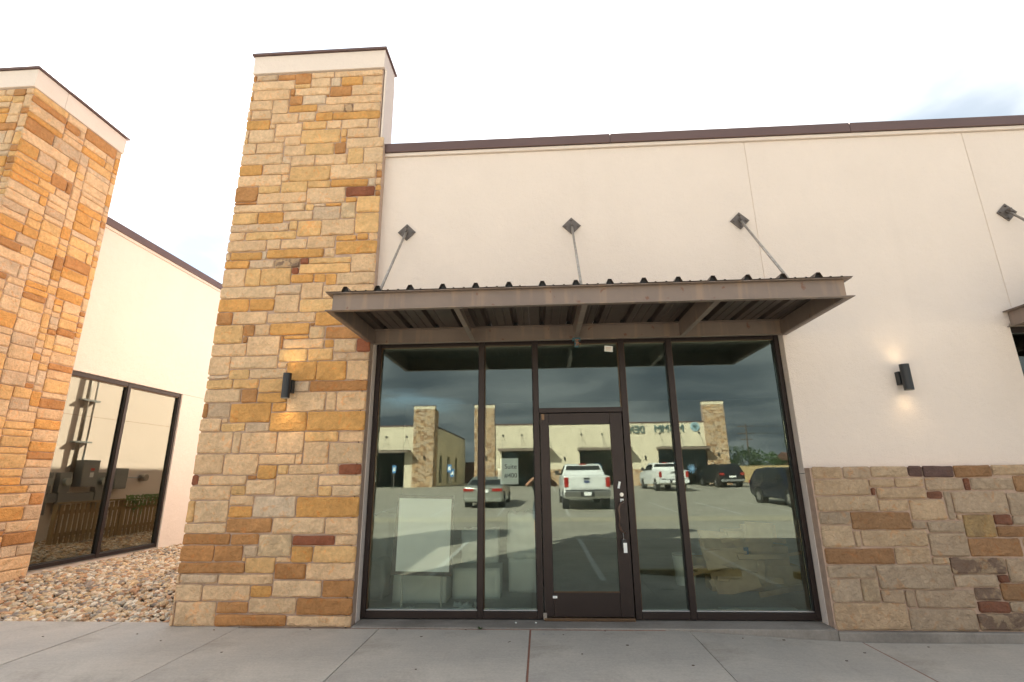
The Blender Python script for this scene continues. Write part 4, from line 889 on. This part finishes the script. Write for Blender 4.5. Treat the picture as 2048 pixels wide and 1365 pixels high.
def opp_awning(x0, x1, label, plates):
    t = thing('metal_awning', ((x0+x1)/2, YO+.6, oz(3.06)), label, 'awning', 'brown awnings across the parking lot')
    Bx(x0, x1, YO+1.25, YO+1.28, oz(3.06), oz(3.25), 'front_beam', 'awning_paint', t)
    Bx(x0, x0+.03, YO+.002, YO+1.249, oz(3.06), oz(3.25), 'side_beam', 'awning_paint', t); Bx(x1-.03, x1, YO+.002, YO+1.249, oz(3.06), oz(3.25), 'side_beam', 'awning_paint', t)
    Bx(x0-.04, x1+.04, YO+.002, YO+1.33, oz(3.252), oz(3.262), 'deck_sheet', 'deck_paint_shaded', t)
    for p in plates:
        MB().prism([(p-.13, oz(4.5)), (p, oz(4.37)), (p+.13, oz(4.5)), (p, oz(4.63))], 'y', YO+.001, YO+.02).build('wall_plate', 'bronze', t)
        MB().tube((p, YO+.02, oz(4.5)), (p, YO+1.1, oz(3.27)), .018, 6).build('hanger_rod', 'galvanised', t)
ob = thing('dental_building', (5, YO-8, ZB), 'sunlit cream building with teal dental lettering across the lot, mirrored in the glass', 'building')
FR = [(-3.55, .85), (3.52, 7.94), (10.55, 14.75)]
obox(-6.0, 16.6, 0, .19, 3.07, 5.40, 'front_wall', 'far_stucco', ob)
xs = [-4.14]+[v for f in FR for v in f]+[14.8]
for a, b in ((-4.14, -3.55), (.85, 3.52), (7.94, 10.55), (14.75, 14.80)):
    if b-a > .2:
        obox(a, b, 0, .19, 1.45, 3.068, 'pier', 'far_stucco', ob); obox(a, b, 0, .19, -.2, 1.448, 'pier_base', 'mortar', ob); small_stones(ob, a, b, oz(0), oz(1.44), YO, int(a*10)+50)
for a, b in FR: opp_front(ob, a, b)
obox(-6.05, 16.65, -.03, .2, 5.402, 5.44, 'cornice', 'far_stucco', ob); obox(-6.05, 16.65, -.05, .21, 5.442, 5.56, 'coping_length', 'coping', ob)
obox(-5.9, 16.5, .26, 18, 5.2, 5.3, 'roof', 'coping', ob); obox(-6.0, -5.8, .26, 18, -.2, 5.4, 'side_wall', 'far_stucco', ob); obox(16.4, 16.6, .42, 18, -.2, 5.4, 'side_wall', 'far_stucco', ob); obox(-6, 16.6, 18.001, 18.2, -.2, 5.4, 'rear_wall', 'far_stucco', ob)
opp_tower(-6.05, -4.15, 'stone tower mirrored in the narrow second pane, beside the dental building', 61, False)
opp_tower(14.80, 16.70, 'stone tower mirrored in the right pane, with trees beyond it', 71, True)
opp_awning(-3.8, 1.0, 'awning across the lot mirrored above the white suite sign', (-3.4, -1.7, .6)); opp_awning(3.35, 8.05, 'awning across the lot mirrored in the door glass above the white pickup', (3.75, 5.6, 7.6)); opp_awning(10.4, 14.8, 'awning across the lot mirrored below the teal letters', (10.8, 12.6, 14.3))
# lettering reads correctly from our side of the lot
sg = thing('sign_lettering', (10, YO+.03, oz(4.9)), 'dark teal raised letters MSMM DENTAL on the building across the lot', 'sign')
def far_text(s, xl, xr, z0, z1):
    n = len(s); w = (xl-xr)/n
    for i, ch in enumerate(s):
        mb = text_mb(ch, 1, .05); a = np.array(mb.v); lo, hi = a.min(0), a.max(0); X0 = xl-i*w
        xf(mb, lambda v: Vector((X0-.04-(v.x-lo[0])/(hi[0]-lo[0])*(w-.10), YO+.10+v.z, z0+(v.y-lo[1])/(hi[1]-lo[1])*(z1-z0)))); mb.build('letter', 'sign_teal', sg)
far_text('MSMM', 12.95, 10.30, 5.08, 5.74); far_text('DENTAL', 9.46, 6.55, 5.02, 5.68)
lg = thing('round_logo', (13.96, YO+.05, 5.1), 'pale blue round medallion sign before the first letter', 'logo sign')
MB().tube((13.96, YO+.01, 5.5), (13.96, YO+.10, 5.5), .41, 32).build('disc', 'medallion', lg)
def snow(par, x, y, z, r, m='snow_decal'):
    for k in range(6):
        a = math.pi*k/6
        mb = MB().box(-r, r, -.004, .004, -r*.07, r*.07); xf(mb, lambda v: Vector((x+v.x*math.cos(a)-v.z*math.sin(a), y+v.y+.001*k, z+v.x*math.sin(a)+v.z*math.cos(a)))); mb.build('ray', m, par)
    MB().tube((x, y-.006, z), (x, y+.008, z), r*.3, 14).build('hub', m, par)
snow(lg, 13.96, YO+.106, 5.5, .32, 'sign_teal')
for i, (x, z) in enumerate(((5.05, 2.10), (13.4, 1.9))):
    t = thing('window_decal', (x, YO-.1, z), ('blue starburst decal in the window across the lot, above the white pickup roof', 'blue starburst decal in the far window left of the right stone tower')[i], 'window decal'); snow(t, x, YO-.112, z, .42)
for i, (x, z) in enumerate(((2.15, 2.4), (9.35, 2.4), (-9.9-.75, 2.6), (15.75, 2.6), (-5.0, 2.6))):
    yy = YO+(.14 if i > 1 else 0); t = thing('wall_lamp', (x, yy, oz(z)), ('small dark lamp on the far cream wall left of the pickup', 'small dark lamp on the far cream wall above the second pickup', 'small dark lamp on the far stone tower mirrored in the left pane', 'small dark lamp on the far stone tower mirrored in the right pane', 'small dark lamp on the far stone tower mirrored in the narrow pane')[i], 'wall lamp', 'wall lamps across the parking lot')
    MB().tube((x, yy+.12, oz(z)-.16), (x, yy+.12, oz(z)+.16), .06, 10).build('cylinder_shade', 'black_paint', t); Bx(x-.04, x+.04, yy+.001, yy+.08, oz(z)-.06, oz(z)+.06, 'bracket', 'black_paint', t)
ob2 = thing('far_left_building', (-22, YO-8, ZB), 'cream building mirrored in the leftmost pane, its side wall receding', 'building')
obox(-40, -9.9, 0, .19, 3.07, 5.40, 'front_wall', 'far_stucco', ob2); obox(-12.5, -11.72, 0, .19, -.2, 3.068, 'pier', 'far_stucco', ob2); obox(-40, -17, 0, .19, -.2, 3.068, 'pier', 'far_stucco', ob2); opp_front(ob2, -17, -12.5)
obox(-40, -9.8, -.05, .21, 5.442, 5.56, 'coping_length', 'coping', ob2); obox(-40, -9.8, -.03, .2, 5.402, 5.44, 'cornice', 'far_stucco', ob2); obox(-40, -9.95, .26, 19, 5.2, 5.3, 'roof', 'coping', ob2)
wd_ = [2.6, 6.6, 11.5]; d = 1.5
for q in wd_+[19]:
    e = q if q < 19 else 19
    obox(-9.95, -9.75, d, e, -.2, 5.4, 'side_wall', 'far_stucco', ob2)
    if q < 19:
        obox(-9.95, -9.75, q+.001, q+1.399, 2.9, 5.4, 'side_wall', 'far_stucco', ob2); obox(-9.95, -9.75, q+.001, q+1.399, -.2, .3, 'side_wall', 'far_stucco', ob2)
        f = obox(-9.93, -9.90, q+.002, q+1.398, .302, 2.898, 'window', 'bronze', ob2); obox(-9.899, -9.89, q+.05, q+1.35, .35, 2.85, 'pane', 'far_glass', f); d = q+1.4
obox(-10, -9.72, 1.5, 19, 5.442, 5.55, 'side_coping', 'coping', ob2)
opp_tower(-11.75, -9.80, 'stone tower mirrored in the leftmost pane, corner of the far cream building', 81, True)
opp_awning(-16.7, -12.0, 'awning across the lot at the far left of the mirrored row', (-16.2, -14.3, -12.4))
# gap behind, fence, shed
bs = thing('brown_shed', (-7.5, -62, .5), 'dark brown metal shed closing the gap between the far buildings', 'shed'); Bx(-12, -3, -66, -62, .3, 3.0, 'wall', 'brown_metal', bs); Bx(-12.1, -2.9, -66.1, -61.9, 3.001, 3.15, 'roof', 'coping', bs)
for i in range(14): Bx(-12+i*.64, -11.9+i*.64, -61.999, -61.96, .3, 2.95, 'rib', 'brown_metal', bs)
fe = thing('metal_fence', (30, -50, .5), 'tan corrugated metal fence beyond the parked cars', 'fence')
for i in range(28):
    x = 16.8+i*1.0; mb = MB(); P = []
    for k in range(8): P += [(x+k*.125, -50), (x+k*.125+.04, -49.96), (x+k*.125+.08, -49.96), (x+k*.125+.12, -50)]
    P2 = [(p[0], p[1]-.01) for p in P][::-1]; mb.prism(P+P2, 'z', .4, 2.15); mb.build('panel', 'tan_metal', fe)
Bx(16.8, 44.8, -50.03, -49.94, 2.152, 2.20, 'top_rail', 'tan_metal', fe)
sh = thing('maroon_shed', (34, -58, .5), 'maroon roofed shed behind the fence at the right', 'shed'); Bx(30.5, 40, -62, -57, .3, 2.9, 'wall', 'brown_metal', sh); MB().prism([(-62.3, 2.9), (-56.7, 2.9), (-59.5, 3.9)], 'x', 30.2, 40.3).build('roof', 'brown_metal', sh)
def tree(x, y, h, r, seed, label):
    rr = random.Random(seed); g = np.random.default_rng(seed); t = thing('broadleaf_tree', (x, y, .5), label, 'tree', 'trees beyond the fence')
    mb = MB().path([(x, y, .4), (x+.1, y, .5+h*.3), (x-.05, y+.1, .5+h*.6)], [.16, .12, .05], 8); limbs = []
    for k in range(7):
        a = rr.uniform(0, 6.28); z0 = .5+h*rr.uniform(.15, .45); e = (x+math.cos(a)*r*.6, y+math.sin(a)*r*.6, z0+h*rr.uniform(.15, .35)); mb.path([(x, y, z0), ((x+e[0])/2, (y+e[1])/2, (z0+e[2])/2+.2), e], [.07, .05, .02], 6)
    mb.build('trunk', 'bark', t)
    lm = MB()
    for k in range(34):
        a = rr.uniform(0, 6.28); q = math.sqrt(rr.random())*r; cz = .5+h*rr.uniform(.16, .95); q *= 1.0-.55*max(0, (cz-.5)/h-.4); c = np.array((x+math.cos(a)*q, y+math.sin(a)*q, cz)); rc = rr.uniform(.35, .75)*r*.45
        n = 80; d = g.normal(0, 1, (n, 3)); d /= np.linalg.norm(d, axis=1)[:, None]; P = c+d*(rc*g.uniform(.5, 1.1, n))[:, None]*np.array((1, 1, .75))
        u = g.normal(0, 1, (n, 3)); u /= np.linalg.norm(u, axis=1)[:, None]; w = np.cross(u, g.normal(0, 1, (n, 3))); w /= np.linalg.norm(w, axis=1)[:, None]; s = g.uniform(.07, .14, n)[:, None]; u *= s; w *= s*.6
        b = len(lm.v); Q = np.stack([P-u, P+w, P+u, P-w], 1).reshape(-1, 3); lm.v += [tuple(q_) for q_ in Q]; lm.f += [(b+4*i, b+4*i+1, b+4*i+2, b+4*i+3) for i in range(n)]
    me = bpy.data.meshes.new('crown'); me.from_pydata([(v[0]-x, v[1]-y, v[2]-.5) for v in lm.v], [], lm.f); me.materials.append(MATS['leaf_dark' if seed % 2 else 'leaf']); o = bpy.data.objects.new('crown', me); COL.objects.link(o); o.parent = t
for i, (x, y, h, r, lb) in enumerate(((20.5, -57, 3.6, 2.6, 'dark green tree just right of the mirrored stone tower'), (24.5, -59, 4.1, 2.6, 'mid green tree second from the mirrored stone tower'), (28.6, -60, 3.4, 2.5, 'low dark tree below the power pole'), (32.3, -58, 4.6, 2.6, 'taller tree right of the power pole, near the jamb'), (36.5, -58, 5.4, 3.0, 'tallest tree, half cut off by the right jamb'), (41.5, -60, 4.5, 3.2, 'tree furthest right behind the maroon shed'), (-7.5, -72, 4.4, 2.5, 'tree behind the brown shed in the gap between far buildings'), (-2, -75, 4.0, 2.6, 'tree hidden mostly behind the dental building'), (17.5, -64, 3.4, 2.3, 'small tree behind the mirrored stone tower'))): tree(x, y, h, r, 100+i, lb)
pw = thing('power_pole', (34.5, -80, .5), 'wooden power pole with three cross arms beyond the trees', 'power pole')
MB().tube((34.5, -80, .3), (34.5, -80, 9.4), .15, 10, .10).build('pole', 'bark', pw)
for z, l in ((8.9, 1.3), (7.7, 1.5), (6.7, 1.0)): Bx(34.5-l, 34.5+l, -80.2, -80.1, z, z+.12, 'cross_arm', 'bark', pw)
for k, z in enumerate((8.95, 7.8)): MB().path([(34.5, -80.15, z), (45, -76, z-.6), (58, -72, z-.2)], .03, 5).build('wire', 'dark_filler', pw)

# ------------------------------------------------------------------ parking signs
def psign(x, y, label, n=1):
    z = lot_z(x, y); t = thing('parking_sign', (x, y, z), label, 'parking sign', 'accessible parking signs')
    for k in range(n):
        xx = x+k*.22; zz = k*.0; MB().tube((xx, y-.05*k, z-.1), (xx, y-.05*k, z+2.0-.35*k), .025, 8).build('post', 'galvanised', t)
        pl = Bx(xx-.16, xx+.16, y+.026-.05*k, y+.032-.05*k, z+1.35-.35*k, z+1.95-.35*k, 'sign_plate', 'sign_blue', t); Bx(xx-.10, xx+.10, y+.033-.05*k, y+.036-.05*k, z+1.50-.35*k, z+1.80-.35*k, 'white_symbol', 'white_paper', pl)
psign(-11.95, -35, 'blue and white accessible parking sign mirrored at the far left of the left pane'); psign(-7.4, -35, 'pair of blue accessible parking signs mirrored between the left stone tower and the gap', 2)

# ------------------------------------------------------------------ vehicles (rear at local y=0, front towards -y)
def wheel(par, x, y, r, w=.24):
    s = 1 if x > 0 else -1; n = 24
    ty = MB(); prof = [(.60*r, -w/2), (.92*r, -w/2), (r, -w/2+.04), (r, w/2-.04), (.92*r, w/2), (.60*r, w/2)]
    vs = []; 
    for i in range(n):
        a = 2*math.pi*i/n
        for q, d in prof: vs.append((x+d, y+q*math.cos(a), r+q*math.sin(a)))
    m = len(prof); fs = [(i*m+k, i*m+(k+1) % m, ((i+1) % n)*m+(k+1) % m, ((i+1) % n)*m+k) for i in range(n) for k in range(m)]
    o = MB().add(vs, fs).build('wheel', 'tyre', par, smooth=False)
    rim = MB().tube((x-.05*s, y, r), (x+.095*s, y, r), .60*r, 20)
    rim.build('rim', 'grey_metal', o)
    sp = MB()
    for k in range(5):
        a = 2*math.pi*k/5+.3; c, s2 = math.cos(a), math.sin(a)
        b = [(-.05, .05), (.05, .05), (.035, .58*r), (-.035, .58*r)]
        P = [(x+s*.096, y+p[0]*c-p[1]*s2, r+p[0]*s2+p[1]*c) for p in b]; Q = [(x+s*.125, p[1], p[2]) for p in P]; sp.add(P+Q, [(0, 1, 2, 3), (7, 6, 5, 4), (0, 4, 5, 1), (1, 5, 6, 2), (2, 6, 7, 3), (3, 7, 4, 0)])
    sp.tube((x+s*.09, y, r), (x+s*.13, y, r), .07, 12).build('spokes', 'steel', o)
def vehicle(name, label, loc, rot, paint, prof, w, belt, wr, roof, wheels, glass_side, rear_glass, wind, r=.36, group=None):
    t = thing(name, (0, 0, 0), label, 'pickup truck' if 'pickup' in name else ('car' if 'sedan' in name else 'suv'), group)
    hw = lambda z: w if z <= belt else w+(wr-w)*min(1, (z-belt)/(roof-belt))
    # slice the profile into z-consistent loft with a few width stations
    def skin(poly, off=0, inner=1., name='body', m=paint, bev=.05, cut=None):
        mb = MB(); n = len(poly); st = (-1, -.86, .86, 1)
        vs = []
        for s in st:
            for (y, z) in poly:
                k = hw(z)+off; edge = abs(s) == 1; sh = .035 if edge else 0
                cy = sum(p[0] for p in poly)/n; cz = sum(p[1] for p in poly)/n
                vs.append((s*k, y+(cy-y)*sh*.5, z+(cz-z)*sh))
        fs = [(s*n+i, s*n+(i+1) % n, (s+1)*n+(i+1) % n, (s+1)*n+i) for s in range(3) for i in range(n)]
        fs += [tuple(range(n-1, -1, -1)), tuple(range(3*n, 4*n))]
        o = mb.add(vs, fs).build(name, m, t)
        if bev: mo = o.modifiers.new('b', 'BEVEL'); mo.width = bev; mo.segments = 3; mo.limit_method = 'ANGLE'; mo.angle_limit = R(28); mo.use_clamp_overlap = True
        for p in o.data.polygons: p.use_smooth = True
        return o
    skin(prof)
    for poly in glass_side:
        for s in (-1, 1):
            P = [(s*(hw(z)+.004), y, z) for y, z in poly]; Q = [(s*(hw(z)-.02), y, z) for y, z in poly]; n = len(P)
            MB().add(P+Q, [tuple(range(n)), tuple(range(2*n-1, n-1, -1))]+[(i, (i+1) % n, n+(i+1) % n, n+i) for i in range(n)]).build('side_window', 'car_glass', t)
    for (y0, z0, y1, z1), nm, s in ((rear_glass, 'rear_window', 1), (wind, 'windscreen', -1)):
        a, b = (hw(z0)-.10), (hw(z1)-.10); e = .006*s
        MB().add([(-a, y0+e, z0), (a, y0+e, z0), (b, y1+e, z1), (-b, y1+e, z1), (-a, y0-e, z0), (a, y0-e, z0), (b, y1-e, z1), (-b, y1-e, z1)], [(0, 1, 2, 3), (7, 6, 5, 4), (0, 4, 5, 1), (1, 5, 6, 2), (2, 6, 7, 3), (3, 7, 4, 0)]).build(nm, 'car_glass', t)
    for y in wheels:
        for s in (-1, 1):
            wheel(t, s*(w-.085), y, r)
            # solid dark drum stands in for the shade of the wheel opening
            MB().tube((s*(w-.25), y, r+.02), (s*(w-.01 if False else w+.003), y, r+.02), r*1.16, 24).build('wheel_arch', 'gasket', t)
    for s in (-1, 1):
        ym = wind[0]+.35; MB().tube((s*(w-.02), ym, belt+.06), (s*(w+.12), ym, belt+.10), .03, 6).build('mirror_arm', 'gasket', t); Bx(s*(w+.06), s*(w+.26), ym-.06, ym+.06, belt+.02, belt+.24, 'mirror', 'gasket', t, bevel=.03)
    Bx(-.26, .26, .012, .022, .74 if 'pickup' not in name else .62, .88 if 'pickup' not in name else .76, 'number_plate', 'white_paper', t)
    t.location = loc; t.rotation_euler = (0, 0, rot); return t
PK = [(-.02, .60), (0, .78), (0, 1.36), (-.02, 1.39), (-1.62, 1.41), (-1.70, 1.45), (-1.95, 1.88), (-2.15, 1.94), (-3.45, 1.95), (-3.65, 1.91), (-4.35, 1.42), (-5.55, 1.30), (-5.85, 1.10), (-5.9, .50), (-5.3, .38), (-.3, .45)]
def pickup(label, loc, rot, chrome, oval):
    t = vehicle('pickup_truck', label, (0, 0, 0), 0, 'car_white', PK, 1.0, 1.40, .80, 1.95, (-1.15, -4.85), [[(-2.0, 1.43), (-2.10, 1.82), (-3.00, 1.84), (-3.0, 1.43)], [(-3.06, 1.43), (-3.06, 1.84), (-3.55, 1.83), (-4.1, 1.43)]], (-1.745, 1.50, -1.925, 1.85), (-4.30, 1.46, -3.70, 1.88), r=.39)
    b = 'chrome' if chrome else 'car_white'
    Bx(-.98, .98, -.02, .13, .55, .78, 'bumper', b, t, bevel=.03); Bx(-.30, .30, .131, .15, .56, .75, 'plate_recess', 'gasket', t); Bx(-.16, .16, .151, .156, .60, .73, 'plate', 'white_paper', t); Bx(-.95, .95, -.02, .02, .781, .83, 'bumper_gap', 'gasket', t)
    Bx(-.76, .76, .002, .016, .87, 1.34, 'tailgate', 'car_white', t, bevel=.01); Bx(-.70, .70, .0165, .024, .90, 1.06, 'tailgate_crease', 'car_white', t, bevel=.006); Bx(-.14, .14, .017, .034, 1.25, 1.31, 'tailgate_handle', 'gasket', t, bevel=.005)
    for s in (-1, 1): Bx(s*.80, s*.985, -.06, .022, .93, 1.33, 'tail_light', 'tail_red', t, bevel=.015)
    Bx(-.16, .16, -2.10, -2.0, 1.90, 1.955, 'brake_light', 'tail_red', t, bevel=.01)
    if oval: xf(mb := MB().tube((0, .017, 1.15), (0, .030, 1.15), .055, 24), lambda v: Vector((v.x*2.3, v.y, v.z))); mb.build('oval_badge', 'logo_blue', t)
    else: Bx(-.22, .22, .017, .024, 1.17, 1.22, 'badge_strip', 'grey_metal', t)
    t.location = loc; t.rotation_euler = (0, 0, rot); return t
pickup('white pickup with blue oval badge, mirrored in the door glass', (1.96, -16.2, lot_z(1.9, -17)), R(0), True, True)
pickup('white pickup parked further off, mirrored in the pane right of the door', (9.0, -29.3, lot_z(9, -31)), R(-2), False, False)
SUVP = [(-.02, .45), (0, .62), (0, 1.02), (-.08, 1.16), (-.42, 1.66), (-.62, 1.74), (-1.4, 1.79), (-2.8, 1.75), (-3.0, 1.70), (-3.85, 1.16), (-4.6, 1.04), (-4.85, .85), (-4.9, .42), (-4.4, .30), (-.4, .32)]
def suv(label, loc, rot, paint, sc=1.):
    t = vehicle('parked_suv', label, (0, 0, 0), 0, paint, [(y*sc, z*(.5+.5*sc)) for y, z in SUVP], .97, 1.12, .78, 1.78, (-.95*sc, -3.9*sc), [[(-.62*sc, 1.18), (-.80*sc, 1.56), (-1.55*sc, 1.62), (-1.6*sc, 1.16)], [(-1.68*sc, 1.16), (-1.63*sc, 1.62), (-2.5*sc, 1.62), (-2.5*sc, 1.14)], [(-2.58*sc, 1.14), (-2.58*sc, 1.62), (-2.95*sc, 1.58), (-3.5*sc, 1.14)]], (-.13*sc, 1.20*(.5+.5*sc), -.40*sc, 1.60*(.5+.5*sc)), (-3.80*sc, 1.17, -3.06*sc, 1.64))
    for s in (-1, 1): Bx(s*.62, s*.955, -.10, .022, .92, 1.10, 'tail_light', 'tail_red', t, bevel=.02)
    Bx(-.90, .90, -.05, .06, .44, .62, 'bumper', 'grey_metal', t, bevel=.03); Bx(-.70, .70, .06, .068, .56, .60, 'trim_strip', 'chrome', t)
    t.location = loc; t.rotation_euler = (0, 0, rot); return t
suv('black suv with red tail lamps, mirrored before the tan fence', (14.7, -34.2, lot_z(14, -36)), R(-3), 'car_black')
suv('dark blue suv with bright alloy wheels, mirrored at the right edge of the glass', (11.35, -20.4, lot_z(10, -18)), R(180-5), 'car_navy', .88)
SED = [(-.02, .42), (0, .60), (0, .92), (-.06, 1.02), (-.60, 1.06), (-1.35, 1.38), (-1.7, 1.44), (-2.6, 1.45), (-2.85, 1.40), (-3.6, 1.00), (-4.5, .84), (-4.78, .68), (-4.82, .38), (-4.3, .26), (-.4, .28)]
sd = vehicle('parked_sedan', 'silver sedan seen from behind, mirrored behind the left mullion', (0, 0, 0), 0, 'car_silver', SED, .91, .98, .68, 1.45, (-.98, -3.85), [[(-.95, 1.06), (-1.50, 1.34), (-2.05, 1.38), (-2.05, 1.02)], [(-2.12, 1.02), (-2.12, 1.38), (-2.75, 1.36), (-3.3, 1.0)]], (-.64, 1.09, -1.32, 1.36), (-3.52, 1.04, -2.90, 1.36), r=.33)
for s in (-1, 1): Bx(s*.42, s*.90, -.12, .014, .78, .92, 'tail_light', 'tail_red', sd, bevel=.02)
Bx(-.88, .88, -.03, .05, .34, .50, 'bumper', 'car_silver', sd, bevel=.03); Bx(-.40, .40, .008, .016, .94, .96, 'trim_strip', 'chrome', sd)
sd.location = (-2.66, -17.3, lot_z(-2.7, -18)-.05); sd.rotation_euler = (0, 0, R(1))

# ------------------------------------------------------------------ the photographer
pr = thing('person', (0, -6.02, lot_z(0, -6)), 'person in black shirt and grey shorts holding a camera up, mirrored behind the door stile', 'person')
G = lot_z(0, -6)
def skinned(verts, edges, radii, name, m, root=0, sub=2, par=pr):
    me = bpy.data.meshes.new(name); l = Vector((0, -6.02, G)); me.from_pydata([Vector(v)-l for v in verts], edges, [])
    o = bpy.data.objects.new(name, me); COL.objects.link(o); o.parent = par; WLOC[o.name] = l
    if not me.skin_vertices: 
        bm = bmesh.new(); bm.from_mesh(me); bm.verts.layers.skin.verify(); bm.to_mesh(me); bm.free()
    for i, r in enumerate(radii):
        rr_ = r if isinstance(r, tuple) else (r, r); me.skin_vertices[0].data[i].radius = rr_; me.skin_vertices[0].data[i].use_root = (i == root)
    sm = o.modifiers.new('skin', 'SKIN'); sm.use_smooth_shade = True; ss = o.modifiers.new('sub', 'SUBSURF'); ss.levels = sub; ss.render_levels = sub
    me.materials.append(MATS[m]); return o
Y0 = -6.04; V_ = []; E_ = []; R_ = []
def jv(p, r, par=None):
    V_.append(p); R_.append(r)
    if par is not None: E_.append((par, len(V_)-1))
    return len(V_)-1
pel = jv((0, Y0, .92), (.15, .11)); wai = jv((0, Y0, 1.06), (.135, .095), pel); che = jv((0, Y0-.01, 1.24), (.16, .105), wai); nek = jv((0, Y0, 1.38), (.062, .06), che); hd0 = jv((0, Y0+.02, 1.46), (.065, .07), nek); hd1 = jv((0, Y0+.03, 1.55), (.078, .095), hd0); hd2 = jv((0, Y0+.02, 1.63), (.066, .078), hd1)
for s in (-1, 1):
    sh_ = jv((s*.17, Y0, 1.32), .062, che); el = jv((s*.35, Y0+.10, 1.27), .043, sh_); fa_ = jv((s*.20, Y0+.19, 1.40), .036, el); wr_ = jv((s*.095, Y0+.215, 1.475), .026, fa_); pm = jv((s*.072, Y0+.215, 1.515), (.034, .02), wr_)
    hp = jv((s*.10, Y0, .84), .095, pel); kn = jv((s*.13, Y0+.02, .47), .062, hp); cf = jv((s*.135, Y0, .30), .056, kn); an = jv((s*.14, Y0-.01, .07), .036, cf); to = jv((s*.15, Y0+.14, .015), (.04, .028), an)
V_ = [(x, y, z+G) if z < 1.3 and False else (x, y, z) for x, y, z in V_]
body = skinned(V_, E_, R_, 'body', 'skin', 0)
def cloth_skin(name, m, vs, es, rs, sub=2): return skinned(vs, es, rs, name, m, 0, sub)
cloth_skin('shirt', 'shirt_black', [(0, Y0, 1.02), (0, Y0, .86), (0, Y0-.01, 1.25), (.18, Y0, 1.325), (.27, Y0+.05, 1.30), (-.18, Y0, 1.325), (-.27, Y0+.05, 1.30)], [(0, 1), (0, 2), (2, 3), (3, 4), (2, 5), (5, 6)], [(.165, .125), (.175, .13), (.185, .13), .082, .075, .082, .075])
cloth_skin('shorts', 'shorts_grey', [(0, Y0, .90), (.105, Y0, .82), (.135, Y0+.01, .46), (-.105, Y0, .82), (-.135, Y0+.01, .46)], [(0, 1), (1, 2), (0, 3), (3, 4)], [(.17, .125), .115, .105, .115, .105])
hr = MB(); bm = bmesh.new(); bmesh.ops.create_uvsphere(bm, u_segments=20, v_segments=14, radius=1)
for v in bm.verts:
    v.co = Vector((v.co.x*.088, v.co.y*.105, v.co.z*.085))+Vector((0, Y0+.005, 1.61)); 
    if v.co.y > Y0+.07: v.co.y = Y0+.07
    if v.co.z < 1.58 and v.co.y > Y0: v.co.z = 1.58
hr.add([tuple(v.co) for v in bm.verts], [tuple(x.index for x in f.verts) for f in bm.faces]); bm.free(); hr.build('hair', 'hair', pr, smooth=True)
for s in (-1, 1):
    MB().path([(s*.082, Y0+.02, 1.52), (s*.092, Y0+.01, 1.55), (s*.084, Y0+.02, 1.58)], [.008, .014, .008], 8).build('ear', 'skin', pr, smooth=True)
    Bx(s*.145-.045, s*.145+.045, Y0-.09, Y0+.19, G+.001, G+.08, 'shoe', 'shoe', pr, bevel=.02)
    for k in range(4):
        x = s*(.072-.0); z = 1.545-k*.020; MB().path([(x+s*.018, Y0+.205, z-.01), (x+s*.012, Y0+.238, z), (x-s*.010, Y0+.246, z+.002), (x-s*.026, Y0+.240, z+.002)], [.010, .0095, .0085, .007], 8).build('finger', 'skin', pr, smooth=True)
    MB().path([(s*.07, Y0+.195, 1.50), (s*.05, Y0+.165, 1.515), (s*.038, Y0+.160, 1.535)], [.012, .011, .009], 8).build('thumb', 'skin', pr, smooth=True)
MB().path([(0, Y0+.118, 1.56), (0, Y0+.140, 1.525), (0, Y0+.122, 1.512)], [.008, .013, .009], 8).build('nose', 'skin', pr, smooth=True)
cmr = thing('hand_camera', (0, -5.83, 1.47), 'black camera held before the face of the person mirrored in the glass', 'camera')
Bx(-.068, .068, -5.868, -5.832, 1.475, 1.560, 'camera_body', 'black_paint', cmr, bevel=.008); Bx(-.03, .03, -5.864, -5.836, 1.5605, 1.588, 'viewfinder', 'black_paint', cmr, bevel=.006); MB().tube((0, -5.831, 1.52), (0, -5.775, 1.52), .036, 24).build('lens', 'black_paint', cmr); MB().tube((0, -5.7745, 1.52), (0, -5.772, 1.52), .028, 24).build('front_glass', 'car_glass', cmr)
